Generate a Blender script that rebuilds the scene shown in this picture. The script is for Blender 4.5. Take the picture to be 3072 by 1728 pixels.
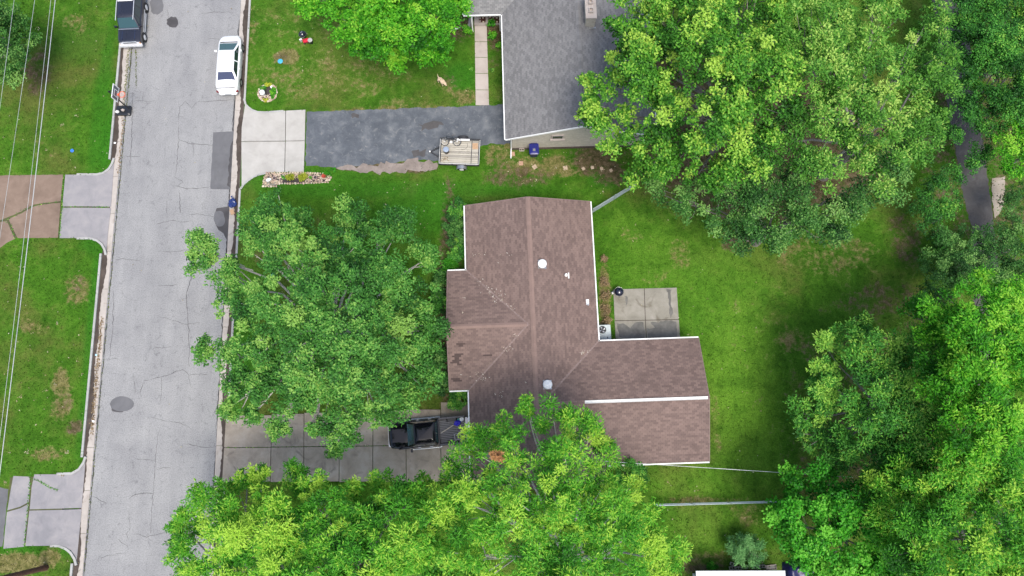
import bpy, bmesh, math, random
import numpy as np
from mathutils import Vector, Matrix
R = math.radians
for o in list(bpy.data.objects): bpy.data.objects.remove(o)
scene = bpy.context.scene
COL = scene.collection

# ------------------------------------------------------------------ camera, light, exposure
CAM_H, PITCH, FPX = 52.0, 11.5, 2100.0
cd = bpy.data.cameras.new('camera'); cam = bpy.data.objects.new('camera', cd); COL.objects.link(cam)
cam.location = (0, 0, CAM_H); cam.rotation_euler = (R(PITCH), 0, 0)
cd.sensor_width = 36.0; cd.lens = 36.0 * FPX / 3072.0; cd.clip_end = 2000; cd.clip_start = 0.5
scene.camera = cam
SUN_EL, SUN_AZ = 66.0, 160.0           # azimuth clockwise from +Y (image up)
w = bpy.data.worlds.new('World'); scene.world = w; w.use_nodes = True
wn = w.node_tree.nodes; wl = w.node_tree.links; wn.clear()
wo = wn.new('ShaderNodeOutputWorld'); wb = wn.new('ShaderNodeBackground'); ws = wn.new('ShaderNodeTexSky')
ws.sky_type = 'NISHITA'; ws.sun_disc = False; ws.sun_elevation = R(SUN_EL); ws.sun_rotation = R(SUN_AZ)
ws.air_density = 1.0; ws.dust_density = 3.0; ws.ozone_density = 1.0
wb.inputs['Strength'].default_value = 0.145
wl.new(ws.outputs[0], wb.inputs[0]); wl.new(wb.outputs[0], wo.inputs[0])
sl = bpy.data.lights.new('sun', 'SUN'); sl.energy = 1.9; sl.angle = R(24); sl.color = (1.0, 0.95, 0.86)
sun = bpy.data.objects.new('sun', sl); COL.objects.link(sun); sun.location = (0, 0, 60)
az, el = R(SUN_AZ), R(SUN_EL)
sdir = Vector((math.sin(az) * math.cos(el), math.cos(az) * math.cos(el), math.sin(el)))
sun.rotation_euler = sdir.to_track_quat('Z', 'Y').to_euler()
vs = scene.view_settings
vs.view_transform = 'Standard'; vs.look = 'None'; vs.exposure = 0.78; vs.gamma = 1; vs.use_curve_mapping = False

# ------------------------------------------------------------------ plan helper: a point of the survey picture -> place on the plane z
CP, SP = math.cos(R(PITCH)), math.sin(R(PITCH))
def G(x, y, z=0.0):
    u = (x - 1536) / FPX; v = (864 - y) / FPX
    t = (CAM_H - z) / (CP - v * SP)
    return Vector((u * t, (v * CP + SP) * t, z))
def MPP(x, y, z=0.0):                  # metres per survey pixel
    v = (864 - y) / FPX
    return (CAM_H - z) / (CP - v * SP) / FPX
RK = -0.027                            # the road runs along x = c + RK*y
XL, XR = -30.30, -21.48                # asphalt edges at y = 0
def rx(c, y): return c + RK * y

# ------------------------------------------------------------------ mesh builder
class MB:
    def __init__(s): s.v = []; s.f = []
    def add(s, vs_, fs):
        o = len(s.v); s.v += [tuple(p) for p in vs_]; s.f += [tuple(i + o for i in f) for f in fs]; return s
    def box(s, c, d, rz=0.0, M=None):
        x, y, z = d[0] / 2, d[1] / 2, d[2] / 2
        P = [Vector((a, b, e)) for e in (-z, z) for a, b in ((-x, -y), (x, -y), (x, y), (-x, y))]
        if M is None: M = Matrix.Rotation(rz, 3, 'Z')
        return s.add([M @ p + Vector(c) for p in P], [(3, 2, 1, 0), (4, 5, 6, 7), (0, 1, 5, 4), (1, 2, 6, 5), (2, 3, 7, 6), (3, 0, 4, 7)])
    def prism(s, poly, z0, z1):
        n = len(poly)
        if sum(poly[i][0] * poly[(i + 1) % n][1] - poly[(i + 1) % n][0] * poly[i][1] for i in range(n)) < 0: poly = poly[::-1]
        return s.add([(p[0], p[1], z0) for p in poly] + [(p[0], p[1], z1) for p in poly],
                     [tuple(range(n - 1, -1, -1)), tuple(range(n, 2 * n))] + [(i, (i + 1) % n, n + (i + 1) % n, n + i) for i in range(n)])
    def loft(s, rings, c0=True, c1=True, closed=True):
        n = len(rings[0]); vs_ = [p for r in rings for p in r]; fs = []
        for k in range(len(rings) - 1):
            for i in range(n if closed else n - 1):
                j = (i + 1) % n; fs.append((k * n + i, k * n + j, (k + 1) * n + j, (k + 1) * n + i))
        if c0: fs.append(tuple(range(n - 1, -1, -1)))
        if c1: fs.append(tuple((len(rings) - 1) * n + i for i in range(n)))
        return s.add(vs_, fs)
    def cyl(s, c, r0, h, r1=None, n=14, axis='z', c0=True, c1=True):
        r1 = r0 if r1 is None else r1; c = Vector(c)
        def ring(r, t):
            o = []
            for i in range(n):
                a = 2 * math.pi * i / n; p, q = r * math.cos(a), r * math.sin(a)
                o.append(c + (Vector((p, q, t)) if axis == 'z' else Vector((t, p, q)) if axis == 'x' else Vector((q, t, p))))
            return o
        return s.loft([ring(r0, 0), ring(r1, h)], c0, c1)
    def lathe(s, c, prof, n=16):
        c = Vector(c)
        return s.loft([[c + Vector((r * math.cos(2 * math.pi * i / n), r * math.sin(2 * math.pi * i / n), z)) for i in range(n)] for r, z in prof], True, True)
    def tube(s, pts, rs, n=6):
        pts = [Vector(p) for p in pts]
        if not hasattr(rs, '__len__'): rs = [rs] * len(pts)
        rings = []; up = Vector((0.13, 0.21, 1)).normalized()
        for i, p in enumerate(pts):
            d = (pts[min(i + 1, len(pts) - 1)] - pts[max(i - 1, 0)]).normalized()
            a = d.cross(up if abs(d.dot(up)) < 0.95 else Vector((1, 0, 0))).normalized(); b = a.cross(d)
            rings.append([p + (a * math.cos(t) + b * math.sin(t)) * rs[i] for t in (2 * math.pi * k / n for k in range(n))])
        return s.loft(rings)
    def torus(s, c, R_, r, M=None, n=20, m=6):
        M = M or Matrix.Identity(3); c = Vector(c); vs_ = []; fs = []
        for i in range(n):
            a = 2 * math.pi * i / n
            for j in range(m):
                b = 2 * math.pi * j / m
                vs_.append(M @ Vector(((R_ + r * math.cos(b)) * math.cos(a), (R_ + r * math.cos(b)) * math.sin(a), r * math.sin(b))) + c)
                fs.append((i * m + j, ((i + 1) % n) * m + j, ((i + 1) % n) * m + (j + 1) % m, i * m + (j + 1) % m))
        return s.add(vs_, fs)
    def ball(s, c, r, nu=12, nv=8, jit=0.0, rnd=None):
        r = r if hasattr(r, '__len__') else (r, r, r); c = Vector(c); rings = []
        for k in range(nv + 1):
            t = math.pi * (0.02 + 0.96 * k / nv)
            rings.append([c + Vector((r[0] * math.sin(t) * math.cos(a), r[1] * math.sin(t) * math.sin(a), -r[2] * math.cos(t))) * (1 + (rnd.uniform(-jit, jit) if rnd else 0)) if not rnd else
                          c + Vector((r[0] * math.sin(t) * math.cos(a), r[1] * math.sin(t) * math.sin(a), -r[2] * math.cos(t))) * (1 + rnd.uniform(-jit, jit)) for a in (2 * math.pi * i / nu for i in range(nu))])
        return s.loft(rings)
    def mesh(s, name, mat=None, smooth=None):
        me = bpy.data.meshes.new(name); me.from_pydata(s.v, [], s.f); me.update()
        if mat: me.materials.append(mat)
        if smooth is not None:
            me.shade_smooth(); me.set_sharp_from_angle(angle=R(smooth))
        return me
    def build(s, name, mat, parent=None, smooth=None):
        return link(name, s.mesh(name, mat, smooth), parent)
def link(name, data, parent=None):
    o = bpy.data.objects.new(name, data); COL.objects.link(o)
    if parent: o.parent = parent
    return o
def tag(o, label=None, cat=None, group=None, kind=None):
    if label: o['label'] = label
    if cat: o['category'] = cat
    if group: o['group'] = group
    if kind: o['kind'] = kind
    return o
def thing(name, label, cat, loc=(0, 0, 0), rz=0.0, group=None):
    o = link(name, None); o.location = loc; o.rotation_euler = (0, 0, rz); o.empty_display_size = 0.2
    return tag(o, label, cat, group)
def struct(name, label, loc=(0, 0, 0), rz=0.0):
    o = link(name, None); o.location = loc; o.rotation_euler = (0, 0, rz); return tag(o, label, None, None, 'structure')
def copy_tree(o, parent=None):
    c = o.copy(); COL.objects.link(c); c.parent = parent
    for ch in o.children: copy_tree(ch, c)
    return c
def rrect(x0, x1, y0, y1, r, z, n=4):
    o = []
    for cx, cy, a0 in ((x1 - r, y1 - r, 0), (x0 + r, y1 - r, 90), (x0 + r, y0 + r, 180), (x1 - r, y0 + r, 270)):
        for k in range(n + 1):
            a = R(a0 + 90 * k / n); o.append(Vector((cx + r * math.cos(a), cy + r * math.sin(a), z)))
    return o

# ------------------------------------------------------------------ materials
def new_mat(name):
    m = bpy.data.materials.new(name); m.use_nodes = True
    return m, m.node_tree.nodes, m.node_tree.links, m.node_tree.nodes['Principled BSDF']
def ramp(nt, cols, pos=None):
    r = nt.new('ShaderNodeValToRGB'); e = r.color_ramp.elements
    pos = pos or [i / (len(cols) - 1) for i in range(len(cols))]
    while len(e) < len(cols): e.new(0.5)
    for k, c in enumerate(cols): e[k].position = pos[k]; e[k].color = (*c, 1)
    return r
def noise(nt, ln, co, scale, detail=4, rough=0.6, dist=0.0):
    n = nt.new('ShaderNodeTexNoise'); n.inputs['Scale'].default_value = scale; n.inputs['Detail'].default_value = detail
    n.inputs['Roughness'].default_value = rough; n.inputs['Distortion'].default_value = dist
    if co: ln.new(co, n.inputs['Vector'])
    return n
def mixc(nt, ln, fac, a, b, mode='MIX'):
    m = nt.new('ShaderNodeMix'); m.data_type = 'RGBA'; m.blend_type = mode
    for sock, v in ((m.inputs[0], fac), (m.inputs[6], a), (m.inputs[7], b)):
        if isinstance(v, (int, float)): sock.default_value = v
        elif isinstance(v, tuple): sock.default_value = (*v, 1)
        else: ln.new(v, sock)
    return m.outputs[2]
def mapr(nt, ln, v, a, b, c=0.0, d=1.0):
    m = nt.new('ShaderNodeMapRange'); m.interpolation_type = 'SMOOTHSTEP'
    for i, x in zip((1, 2, 3, 4), (a, b, c, d)): m.inputs[i].default_value = x
    ln.new(v, m.inputs[0]); return m.outputs[0]
def math2(nt, ln, op, a, b):
    m = nt.new('ShaderNodeMath'); m.operation = op
    for i, x in enumerate((a, b)):
        if isinstance(x, (int, float)): m.inputs[i].default_value = x
        else: ln.new(x, m.inputs[i])
    return m.outputs[0]
def bump(nt, ln, bsdf, h, strength, dist=0.02):
    b = nt.new('ShaderNodeBump'); b.inputs['Strength'].default_value = strength; b.inputs['Distance'].default_value = dist
    ln.new(h, b.inputs['Height']); ln.new(b.outputs[0], bsdf.inputs['Normal'])
def flat(name, col, rough=0.5, metal=0.0, spec=0.5, coat=0.0, var=0.12, vscale=6.0, bmp=0.0):
    """plain surface with slight procedural wear"""
    m, nt, ln, b = new_mat(name); g = nt.new('ShaderNodeNewGeometry')
    n = noise(nt, ln, g.outputs['Position'], vscale, 5, 0.65)
    lo = tuple(max(0, c * (1 - var)) for c in col); hi = tuple(min(1, c * (1 + var)) for c in col)
    r = ramp(nt, [lo, hi], [0.3, 0.7]); ln.new(n.outputs[0], r.inputs[0]); ln.new(r.outputs[0], b.inputs['Base Color'])
    b.inputs['Roughness'].default_value = rough; b.inputs['Metallic'].default_value = metal
    b.inputs['Specular IOR Level'].default_value = spec; b.inputs['Coat Weight'].default_value = coat
    if bmp: bump(nt, ln, b, n.outputs[0], bmp)
    return m
def concrete(name, c_lo, c_mid, c_hi, rough=0.9, stain=0.5, stain_col=(0.12, 0.1, 0.08), sscale=0.7):
    m, nt, ln, b = new_mat(name); g = nt.new('ShaderNodeNewGeometry'); P = g.outputs['Position']
    n1 = noise(nt, ln, P, 0.9, 8, 0.65, 0.4); n2 = noise(nt, ln, P, 14, 4, 0.7); n3 = noise(nt, ln, P, sscale, 6, 0.6, 1.2)
    r = ramp(nt, [c_lo, c_mid, c_hi], [0.3, 0.5, 0.72]); ln.new(n1.outputs[0], r.inputs[0])
    c = mixc(nt, ln, 0.35, r.outputs[0], mixc(nt, ln, n2.outputs[0], c_lo, c_hi), 'MIX')
    f = math2(nt, ln, 'MULTIPLY', mapr(nt, ln, n3.outputs[0], 0.55, 0.75), stain)
    ln.new(mixc(nt, ln, f, c, stain_col), b.inputs['Base Color'])
    b.inputs['Roughness'].default_value = rough; b.inputs['Specular IOR Level'].default_value = 0.25
    bump(nt, ln, b, n2.outputs[0], 0.25, 0.01)
    return m
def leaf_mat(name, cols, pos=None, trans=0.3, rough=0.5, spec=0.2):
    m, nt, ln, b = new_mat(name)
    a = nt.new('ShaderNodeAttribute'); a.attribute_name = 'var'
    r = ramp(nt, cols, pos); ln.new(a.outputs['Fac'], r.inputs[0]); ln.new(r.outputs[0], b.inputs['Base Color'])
    b.inputs['Roughness'].default_value = rough; b.inputs['Specular IOR Level'].default_value = spec
    t = nt.new('ShaderNodeBsdfTranslucent'); hs = nt.new('ShaderNodeHueSaturation'); hs.inputs['Value'].default_value = 1.3
    ln.new(r.outputs[0], hs.inputs['Color']); ln.new(hs.outputs[0], t.inputs[0])
    mx = nt.new('ShaderNodeMixShader'); mx.inputs[0].default_value = trans
    ln.new(b.outputs[0], mx.inputs[1]); ln.new(t.outputs[0], mx.inputs[2]); ln.new(mx.outputs[0], nt['Material Output'].inputs[0])
    return m
def glass_mat(name, col, rough=0.06):
    m, nt, ln, b = new_mat(name); b.inputs['Base Color'].default_value = (*col, 1); b.inputs['Roughness'].default_value = rough
    b.inputs['Specular IOR Level'].default_value = 0.8; b.inputs['Coat Weight'].default_value = 0.6; b.inputs['Coat Roughness'].default_value = 0.03
    return m

M = {}
M['conc_white'] = concrete('pale_concrete', (.32, .305, .28), (.4, .385, .355), (.48, .465, .435), stain=0.3, stain_col=(.25, .23, .21))
M['conc_grey'] = concrete('grey_concrete', (.19, .19, .2), (.26, .25, .26), (.34, .32, .31), stain=0.4, stain_col=(.17, .16, .17))
M['conc_drive'] = concrete('stained_concrete', (.2, .165, .125), (.31, .265, .21), (.43, .385, .33), stain=0.75, stain_col=(.13, .11, .09))
M['conc_patio'] = concrete('patio_concrete', (.16, .15, .12), (.25, .235, .195), (.36, .34, .3), stain=0.7, stain_col=(.12, .105, .075))
M['conc_walk'] = concrete('walk_concrete', (.33, .28, .25), (.41, .36, .33), (.48, .43, .39), stain=0.2)
M['conc_kerb'] = concrete('kerb_concrete', (.3, .27, .24), (.4, .36, .32), (.5, .46, .42), stain=0.45, stain_col=(.2, .16, .13), sscale=1.6)
M['kerb_top'] = concrete('kerb_top_concrete', (.26, .26, .25), (.36, .36, .34), (.45, .45, .43), stain=0.4, stain_col=(.18, .17, .14), sscale=1.6)
M['pebble'] = concrete('brown_aggregate', (.14, .1, .075), (.2, .145, .11), (.27, .2, .155), stain=0.5, stain_col=(.12, .08, .06))
M['asph_old'] = concrete('old_asphalt', (.042, .051, .066), (.09, .102, .12), (.2, .21, .22), stain=0.7, stain_col=(.24, .24, .235), sscale=2.6)
M['lane'] = concrete('lane_asphalt', (.05, .047, .047), (.08, .076, .076), (.12, .115, .115), stain=.5, stain_col=(.05, .04, .035))
M['asph_patch'] = concrete('patch_asphalt', (.10, .10, .105), (.13, .13, .137), (.165, .165, .17), stain=0.3, stain_col=(.08, .08, .08))
M['asph_wet'] = concrete('tar_asphalt', (.045, .043, .045), (.065, .062, .064), (.1, .095, .095), rough=0.7, stain=0.4, stain_col=(.04, .035, .03))
M['debris'] = concrete('gutter_debris', (.03, .024, .02), (.06, .048, .04), (.12, .095, .08), stain=0.6, stain_col=(.03, .022, .016), sscale=5)
M['crack'] = flat('crack_fill', (.055, .053, .053), 0.9)
M['moss'] = flat('moss', (.11, .12, .03), 0.95, var=.5, vscale=9)
M['white'] = flat('white_paint', (.78, .78, .77), 0.45, var=.06, vscale=3)
M['offwhite'] = flat('weathered_white', (.6, .6, .58), 0.6, var=.12)
M['black'] = flat('black_plastic', (.018, .019, .022), 0.35)
M['rubber'] = flat('tyre_rubber', (.02, .02, .02), 0.8)
M['steel'] = flat('grey_steel', (.42, .43, .44), 0.35, 0.8)
M['galv'] = flat('galvanised_steel', (.34, .4, .41), 0.45, 0.5)
M['chrome'] = flat('chrome', (.72, .73, .74), 0.22, 0.35, var=.04)
M['wood_pole'] = flat('creosote_wood', (.085, .038, .024), 0.9, var=.35, vscale=5, bmp=.4)
M['bark'] = flat('grey_bark', (.2, .185, .165), 0.95, var=.35, vscale=9, bmp=.5)
M['bark_pale'] = flat('pale_bark', (.42, .4, .37), 0.95, var=.3, vscale=9, bmp=.5)
M['glass'] = glass_mat('window_glass', (.012, .03, .035))
M['glass_blue'] = glass_mat('blue_glass', (.02, .03, .075))
M['glass_teal'] = glass_mat('teal_glass', (.012, .055, .055))
M['water'] = flat('wet_concrete', (.125, .121, .108), .42, 0, .35, var=.3, vscale=2.5)
M['grit'] = concrete('pink_grit', (.14, .115, .1), (.235, .195, .17), (.35, .3, .27), stain=.8, stain_col=(.1, .09, .08), sscale=4)
M['joint'] = concrete('joint_soil', (.05, .045, .03), (.075, .08, .035), (.11, .13, .04), stain=.5, stain_col=(.06, .05, .04), sscale=3)

# ------------------------------------------------------------------ ground: one sheet, sunk under the road
rng = np.random.default_rng(7)
KO = 0.86                                # kerb outer edge, metres from the asphalt edge
APRON_PX = dict(
    nw=[(196, 524), (290, 524), (310, 520), (326, 508), (337, 490), (341, 478), (332, 610), (322, 700), (317, 760), (312, 745), (304, 731), (290, 720), (270, 714), (178, 714)],
    sw=[(103, 1423), (214, 1423), (235, 1410), (250, 1388), (255, 1372), (240, 1530), (227, 1690), (222, 1675), (210, 1657), (195, 1645), (174, 1637), (76, 1638)],
    ne=[(736, 300), (741, 315), (752, 327), (770, 334), (790, 335), (917, 329), (913, 515), (800, 517), (775, 523), (752, 534), (734, 550), (724, 565), (722, 440)],
    se=[(676, 1265), (760, 1247), (900, 1222), (1414, 1205), (1424, 1440), (1100, 1446), (664, 1460)])
def dedge(p):                            # distance outside the asphalt, both sides
    return max(rx(XL, p[1]) - p[0], p[0] - rx(XR, p[1]))
def in_poly(px, py, poly):
    ins = np.zeros(px.shape, bool); n = len(poly)
    for i in range(n):
        x1, y1 = poly[i][:2]; x2, y2 = poly[(i + 1) % n][:2]
        c = (y1 > py) != (y2 > py)
        ins ^= c & (px < (x2 - x1) * (py - y1) / (y2 - y1 + 1e-12) + x1)
    return ins
APRON = {k: [G(*p, .1) for p in v] for k, v in APRON_PX.items()}
HARD = list(APRON.values()) + [[G(*p, .1) for p in q] for q in (
    [(-260, 536), (0, 526), (200, 522), (184, 716), (50, 715), (0, 744), (-260, 860)], [(-240, 1430), (110, 1423), (80, 1642), (-240, 1650)], [(914, 330), (1516, 314), (1552, 432), (1440, 444), (1316, 500), (1100, 520), (914, 500)],
    [(1422, 40), (1462, 40), (1468, 318), (1426, 318)], [(1838, 866), (2032, 861), (2042, 1030), (1846, 1030)], [(2790, -60), (2890, -60), (2972, 590), (3040, 1100), (2930, 1100), (2884, 560), (2845, 330)],
    [(788, 517), (995, 517), (995, 560), (788, 560)], [(776, 252), (830, 252), (830, 308), (776, 308)])] + [[G(*p, 1.6) for p in q] for q in ([(1400, 620), (1765, 606), (1805, 1030), (2095, 1022), (2122, 1375), (1420, 1400), (1350, 1170), (1350, 820), (1400, 812)], [(1510, 20), (2000, 20), (2000, 400), (1520, 415)])]
def ground():
    ss = sorted(set([-400, -200, -100, -70, -55] + list(np.round(np.arange(-48, 48.01, .3), 3)) + [55, 70, 100, 200, 400]
                + [XL - KO - .005, XL - KO + .1, XR + KO - .1, XR + KO + .005]))
    ss = [s for s in ss if not (XL - KO + .1 < s < XR + KO - .1) or abs((s * 10) % 9) < 1]
    ys = [-400, -200, -100, -50, -30] + list(np.arange(-18, 44.01, .3)) + [55, 80, 130, 250, 400]
    S, Y = np.meshgrid(np.array(ss, float), np.array(ys, float)); X = S + RK * Y
    Z = np.full(X.shape, .09); Z[(S > XL - KO - .001) & (S < XR + KO + .001)] = -.06
    for k in APRON:
        q = APRON[k]; Z[in_poly(X, Y, [(p.x, p.y) for p in q])] = -.05
    me = bpy.data.meshes.new('ground'); ny, nx = X.shape
    V = np.stack([X, Y, Z], -1).reshape(-1, 3); idx = np.arange(ny * nx).reshape(ny, nx)
    F = np.stack([idx[:-1, :-1], idx[:-1, 1:], idx[1:, 1:], idx[1:, :-1]], -1).reshape(-1, 4)
    mesh_np(me, V, F)
    def field(spots, X=X, Y=Y):
        a = np.zeros(X.shape)
        for (x, y, rx_, ry_, st) in spots:
            c = G(x, y, .09); m = MPP(x, y); d = ((X - c.x) / (rx_ * m)) ** 2 + ((Y - c.y) / (ry_ * m)) ** 2
            a = np.maximum(a, st * np.clip(1.35 - d, 0, 1))
        return a.reshape(-1)
    dry = [(860, 172, 42, 28, 1.15), (760, 90, 22, 90, .5), (1180, 335, 210, 16, .75), (1390, 290, 45, 30, .75), (1330, 260, 40, 30, .45), (1650, 500, 210, 40, .7), (1500, 470, 60, 60, .6),
           (80, 200, 60, 80, .35), (230, 70, 60, 40, .45), (180, 1150, 30, 55, .8), (185, 1210, 40, 60, .7), (230, 870, 45, 60, .6), (100, 980, 70, 30, .5), (140, 1360, 60, 25, .55),
           (60, 1690, 120, 34, .95), (150, 1670, 40, 25, .7), (2040, 760, 40, 60, .5), (1960, 820, 60, 50, .3), (2370, 1020, 60, 50, .45), (2300, 1000, 60, 120, .2), (2190, 1020, 80, 130, .15), (2150, 1280, 16, 120, .35),
           (2110, 1500, 140, 14, .6), (2240, 1540, 60, 40, .4), (1900, 700, 60, 30, .35), (960, 230, 300, 90, .42), (1050, 100, 300, 100, .3), (820, 60, 60, 60, .3), (1200, 320, 120, 40, .4), (2480, 760, 190, 80, .45), (120, 450, 60, 50, .25), (2130, 1680, 120, 30, .55),
           (775, 760, 30, 40, .35), (1815, 890, 22, 120, .8), (2600, 1050, 200, 60, .2)]
    dirt = [(1160, 503, 170, 14, 1.1), (1250, 508, 70, 12, 1.0), (1780, 480, 90, 60, .75), (1830, 520, 60, 50, .75), (1560, 530, 120, 40, .55), (1500, 500, 40, 40, .5), (1480, 95, 30, 60, .9), (1480, 170, 22, 70, .4),
            (2210, 730, 50, 32, .8), (2300, 430, 420, 260, 1.0), (2080, 330, 260, 220, .9), (2720, 720, 60, 120, .5), (2650, 900, 160, 60, .5), (2950, 500, 220, 520, .5), (2430, 1370, 110, 90, .4), (2700, 1300, 380, 420, .45), (850, 172, 30, 18, .55),  # wide spots below the crowns paint tree shade into the ground as dark soil
            (110, 220, 50, 80, .55), (185, 1205, 40, 40, .45), (225, 1280, 32, 24, .7), (235, 850, 26, 40, .45), (1345, 900, 40, 400, .8), (1380, 700, 22, 130, .6), (1810, 900, 18, 130, .45), (2190, 1705, 200, 14, .7), (1180, 60, 120, 80, .4),
            (1000, 1000, 120, 100, .3), (130, 1704, 26, 10, .8), (1370, 80, 60, 60, .7), (1360, 245, 40, 26, .3), (2370, 1030, 36, 26, .15)]
    lush = [(320, 420, 26, 130, 1), (305, 300, 25, 300, .8), (285, 900, 22, 260, 1), (255, 1250, 20, 140, 1), (1380, 230, 60, 50, .9), (1200, 570, 500, 30, .7), (900, 540, 260, 40, .6), (1300, 640, 200, 70, .8), (1900, 1000, 60, 140, .2),
            (2230, 1250, 70, 160, .1), (2100, 870, 60, 140, .3), (1990, 900, 60, 120, .2), (300, 730, 60, 40, 1), (720, 1150, 60, 200, .9), (720, 800, 60, 200, .3), (2180, 880, 120, 120, .2), (210, 1655, 40, 18, .8), (60, 1648, 100, 12, .8), (1820, 540, 60, 30, .7), (230, 130, 110, 60, .5)]
    pale = [(2220, 1150, 120, 330, 1.0), (2080, 820, 240, 170, .6), (2120, 1450, 170, 60, .6), (2130, 1600, 130, 90, .5), (1880, 680, 60, 60, .5), (1000, 190, 280, 120, .35), (760, 660, 50, 60, .5), (780, 790, 70, 60, .4)]
    for nme, spots in (('dry', dry), ('dirt', dirt), ('lush', lush), ('pale', pale)):
        at = me.attributes.new(nme, 'FLOAT', 'POINT'); at.data.foreach_set('value', field(spots).astype(np.float32))
    # grass material
    m, nt, ln, b = new_mat('mown_grass'); g = nt.new('ShaderNodeNewGeometry'); P = g.outputs['Position']
    def attr(n_):
        a = nt.new('ShaderNodeAttribute'); a.attribute_name = n_; return a.outputs['Fac']
    n0 = noise(nt, ln, P, .12, 5, .6, .5); n1 = noise(nt, ln, P, .7, 7, .68, .3); n2 = noise(nt, ln, P, 3.2, 6, .72); n3 = noise(nt, ln, P, 11, 5, .8)
    c = ramp(nt, [(.036, .108, .007), (.064, .178, .012), (.115, .245, .024)], [.3, .52, .75]); ln.new(n1.outputs[0], c.inputs[0])
    col = mixc(nt, ln, mapr(nt, ln, math2(nt, ln, 'ADD', n0.outputs[0], math2(nt, ln, 'MULTIPLY', n1.outputs[0], .45)), .66, .94, 0, .8), c.outputs[0], (.125, .135, .032))
    col = mixc(nt, ln, math2(nt, ln, 'MULTIPLY', attr('lush'), mapr(nt, ln, n1.outputs[0], .25, .6, .35, .9)), col, (.034, .17, .01))
    col = mixc(nt, ln, math2(nt, ln, 'MULTIPLY', attr('pale'), mapr(nt, ln, n1.outputs[0], .3, .6, .3, .95)), col, (.12, .26, .022))
    dn = math2(nt, ln, 'ADD', n1.outputs[0], math2(nt, ln, 'MULTIPLY', n2.outputs[0], .9))
    def soft(a_, k):
        return mapr(nt, ln, math2(nt, ln, 'ADD', math2(nt, ln, 'MULTIPLY', attr(a_), k), dn), 1.12, 1.42)
    drycol = ramp(nt, [(.11, .105, .03), (.2, .165, .065), (.3, .25, .12)], [.3, .5, .72]); ln.new(n2.outputs[0], drycol.inputs[0])
    dirt_shade_col = ramp(nt, [(.05, .04, .02), (.11, .08, .045), (.21, .16, .11)], [.3, .5, .75]); ln.new(n2.outputs[0], dirt_shade_col.inputs[0])
    col = mixc(nt, ln, math2(nt, ln, 'MULTIPLY', soft('dry', .6), .85), col, drycol.outputs[0])
    col = mixc(nt, ln, math2(nt, ln, 'MULTIPLY', soft('dirt', .6), .92), col, dirt_shade_col.outputs[0])
    fine = ramp(nt, [(.42, .45, .42), (1, 1, 1), (1.0, 1.0, 1.0)], [.38, .54, .8]); ln.new(n3.outputs[0], fine.inputs[0])
    col = mixc(nt, ln, .85, col, fine.outputs[0], 'MULTIPLY')
    f2 = ramp(nt, [(.6, .64, .6), (1, 1, 1)], [.32, .6]); ln.new(n2.outputs[0], f2.inputs[0])
    col = mixc(nt, ln, .8, col, f2.outputs[0], 'MULTIPLY')
    ln.new(col, b.inputs['Base Color']); b.inputs['Roughness'].default_value = .95; b.inputs['Specular IOR Level'].default_value = .12
    bump(nt, ln, b, n3.outputs[0], .7, .05)
    me.materials.append(m)
    # short grass standing on the lawns, seen as grain from above
    g_ = np.random.default_rng(17); n = 300000
    gx = g_.uniform(-46, 46, n); gy = g_.uniform(-13, 40, n); ok = np.ones(n, bool)
    ok &= ~((gx > XL + RK * gy - KO) & (gx < XR + RK * gy + KO))
    for q in HARD: ok &= ~in_poly(gx, gy, [(p.x, p.y) for p in q])
    gx, gy = gx[ok], gy[ok]; f = {k: field(v, gx, gy) for k, v in (('dry', dry), ('dirt', dirt), ('lush', lush), ('pale', pale))}
    keep = g_.random(len(gx)) > .85 * np.clip(f['dirt'], 0, 1); gx, gy = gx[keep], gy[keep]; n = len(gx)
    ax = g_.normal(size=(n, 3)); ax[:, 2] = np.abs(ax[:, 2]) * .8; ax /= np.linalg.norm(ax, axis=1, keepdims=True)
    L_ = g_.uniform(.06, .15, n)[:, None]; sd = np.cross(ax, [0, 0, 1.]); sd /= np.maximum(np.linalg.norm(sd, axis=1, keepdims=True), 1e-6); C = np.stack([gx, gy, np.full(n, .085)], 1)
    V = np.stack([C - sd * L_ * .35, C + sd * L_ * .35, C + ax * L_ + sd * L_ * .12, C + ax * L_ - sd * L_ * .12], 1).reshape(-1, 3)
    gm = bpy.data.meshes.new('grass'); mesh_np(gm, V, np.arange(4 * n).reshape(-1, 4))
    for k in f: at = gm.attributes.new(k, 'FLOAT', 'POINT'); at.data.foreach_set('value', np.repeat(f[k][keep], 4).astype(np.float32))
    gm.materials.append(m)
    tag(link('grass', gm), 'short uneven grass growing over the lawns', 'grass', kind='stuff')
    tag(link('ground', me), 'mown green lawns with brown worn patches around both houses', kind='structure')
def mesh_np(me, V, F):
    n, k = F.shape
    me.vertices.add(len(V)); me.vertices.foreach_set('co', np.ascontiguousarray(V, np.float32).ravel())
    me.loops.add(n * k); me.loops.foreach_set('vertex_index', np.ascontiguousarray(F, np.int32).ravel())
    me.polygons.add(n); me.polygons.foreach_set('loop_start', np.arange(0, n * k, k, dtype=np.int32))
    me.polygons.foreach_set('loop_total', np.full(n, k, np.int32)) if False else None
    me.update(calc_edges=True)
ground()

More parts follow.
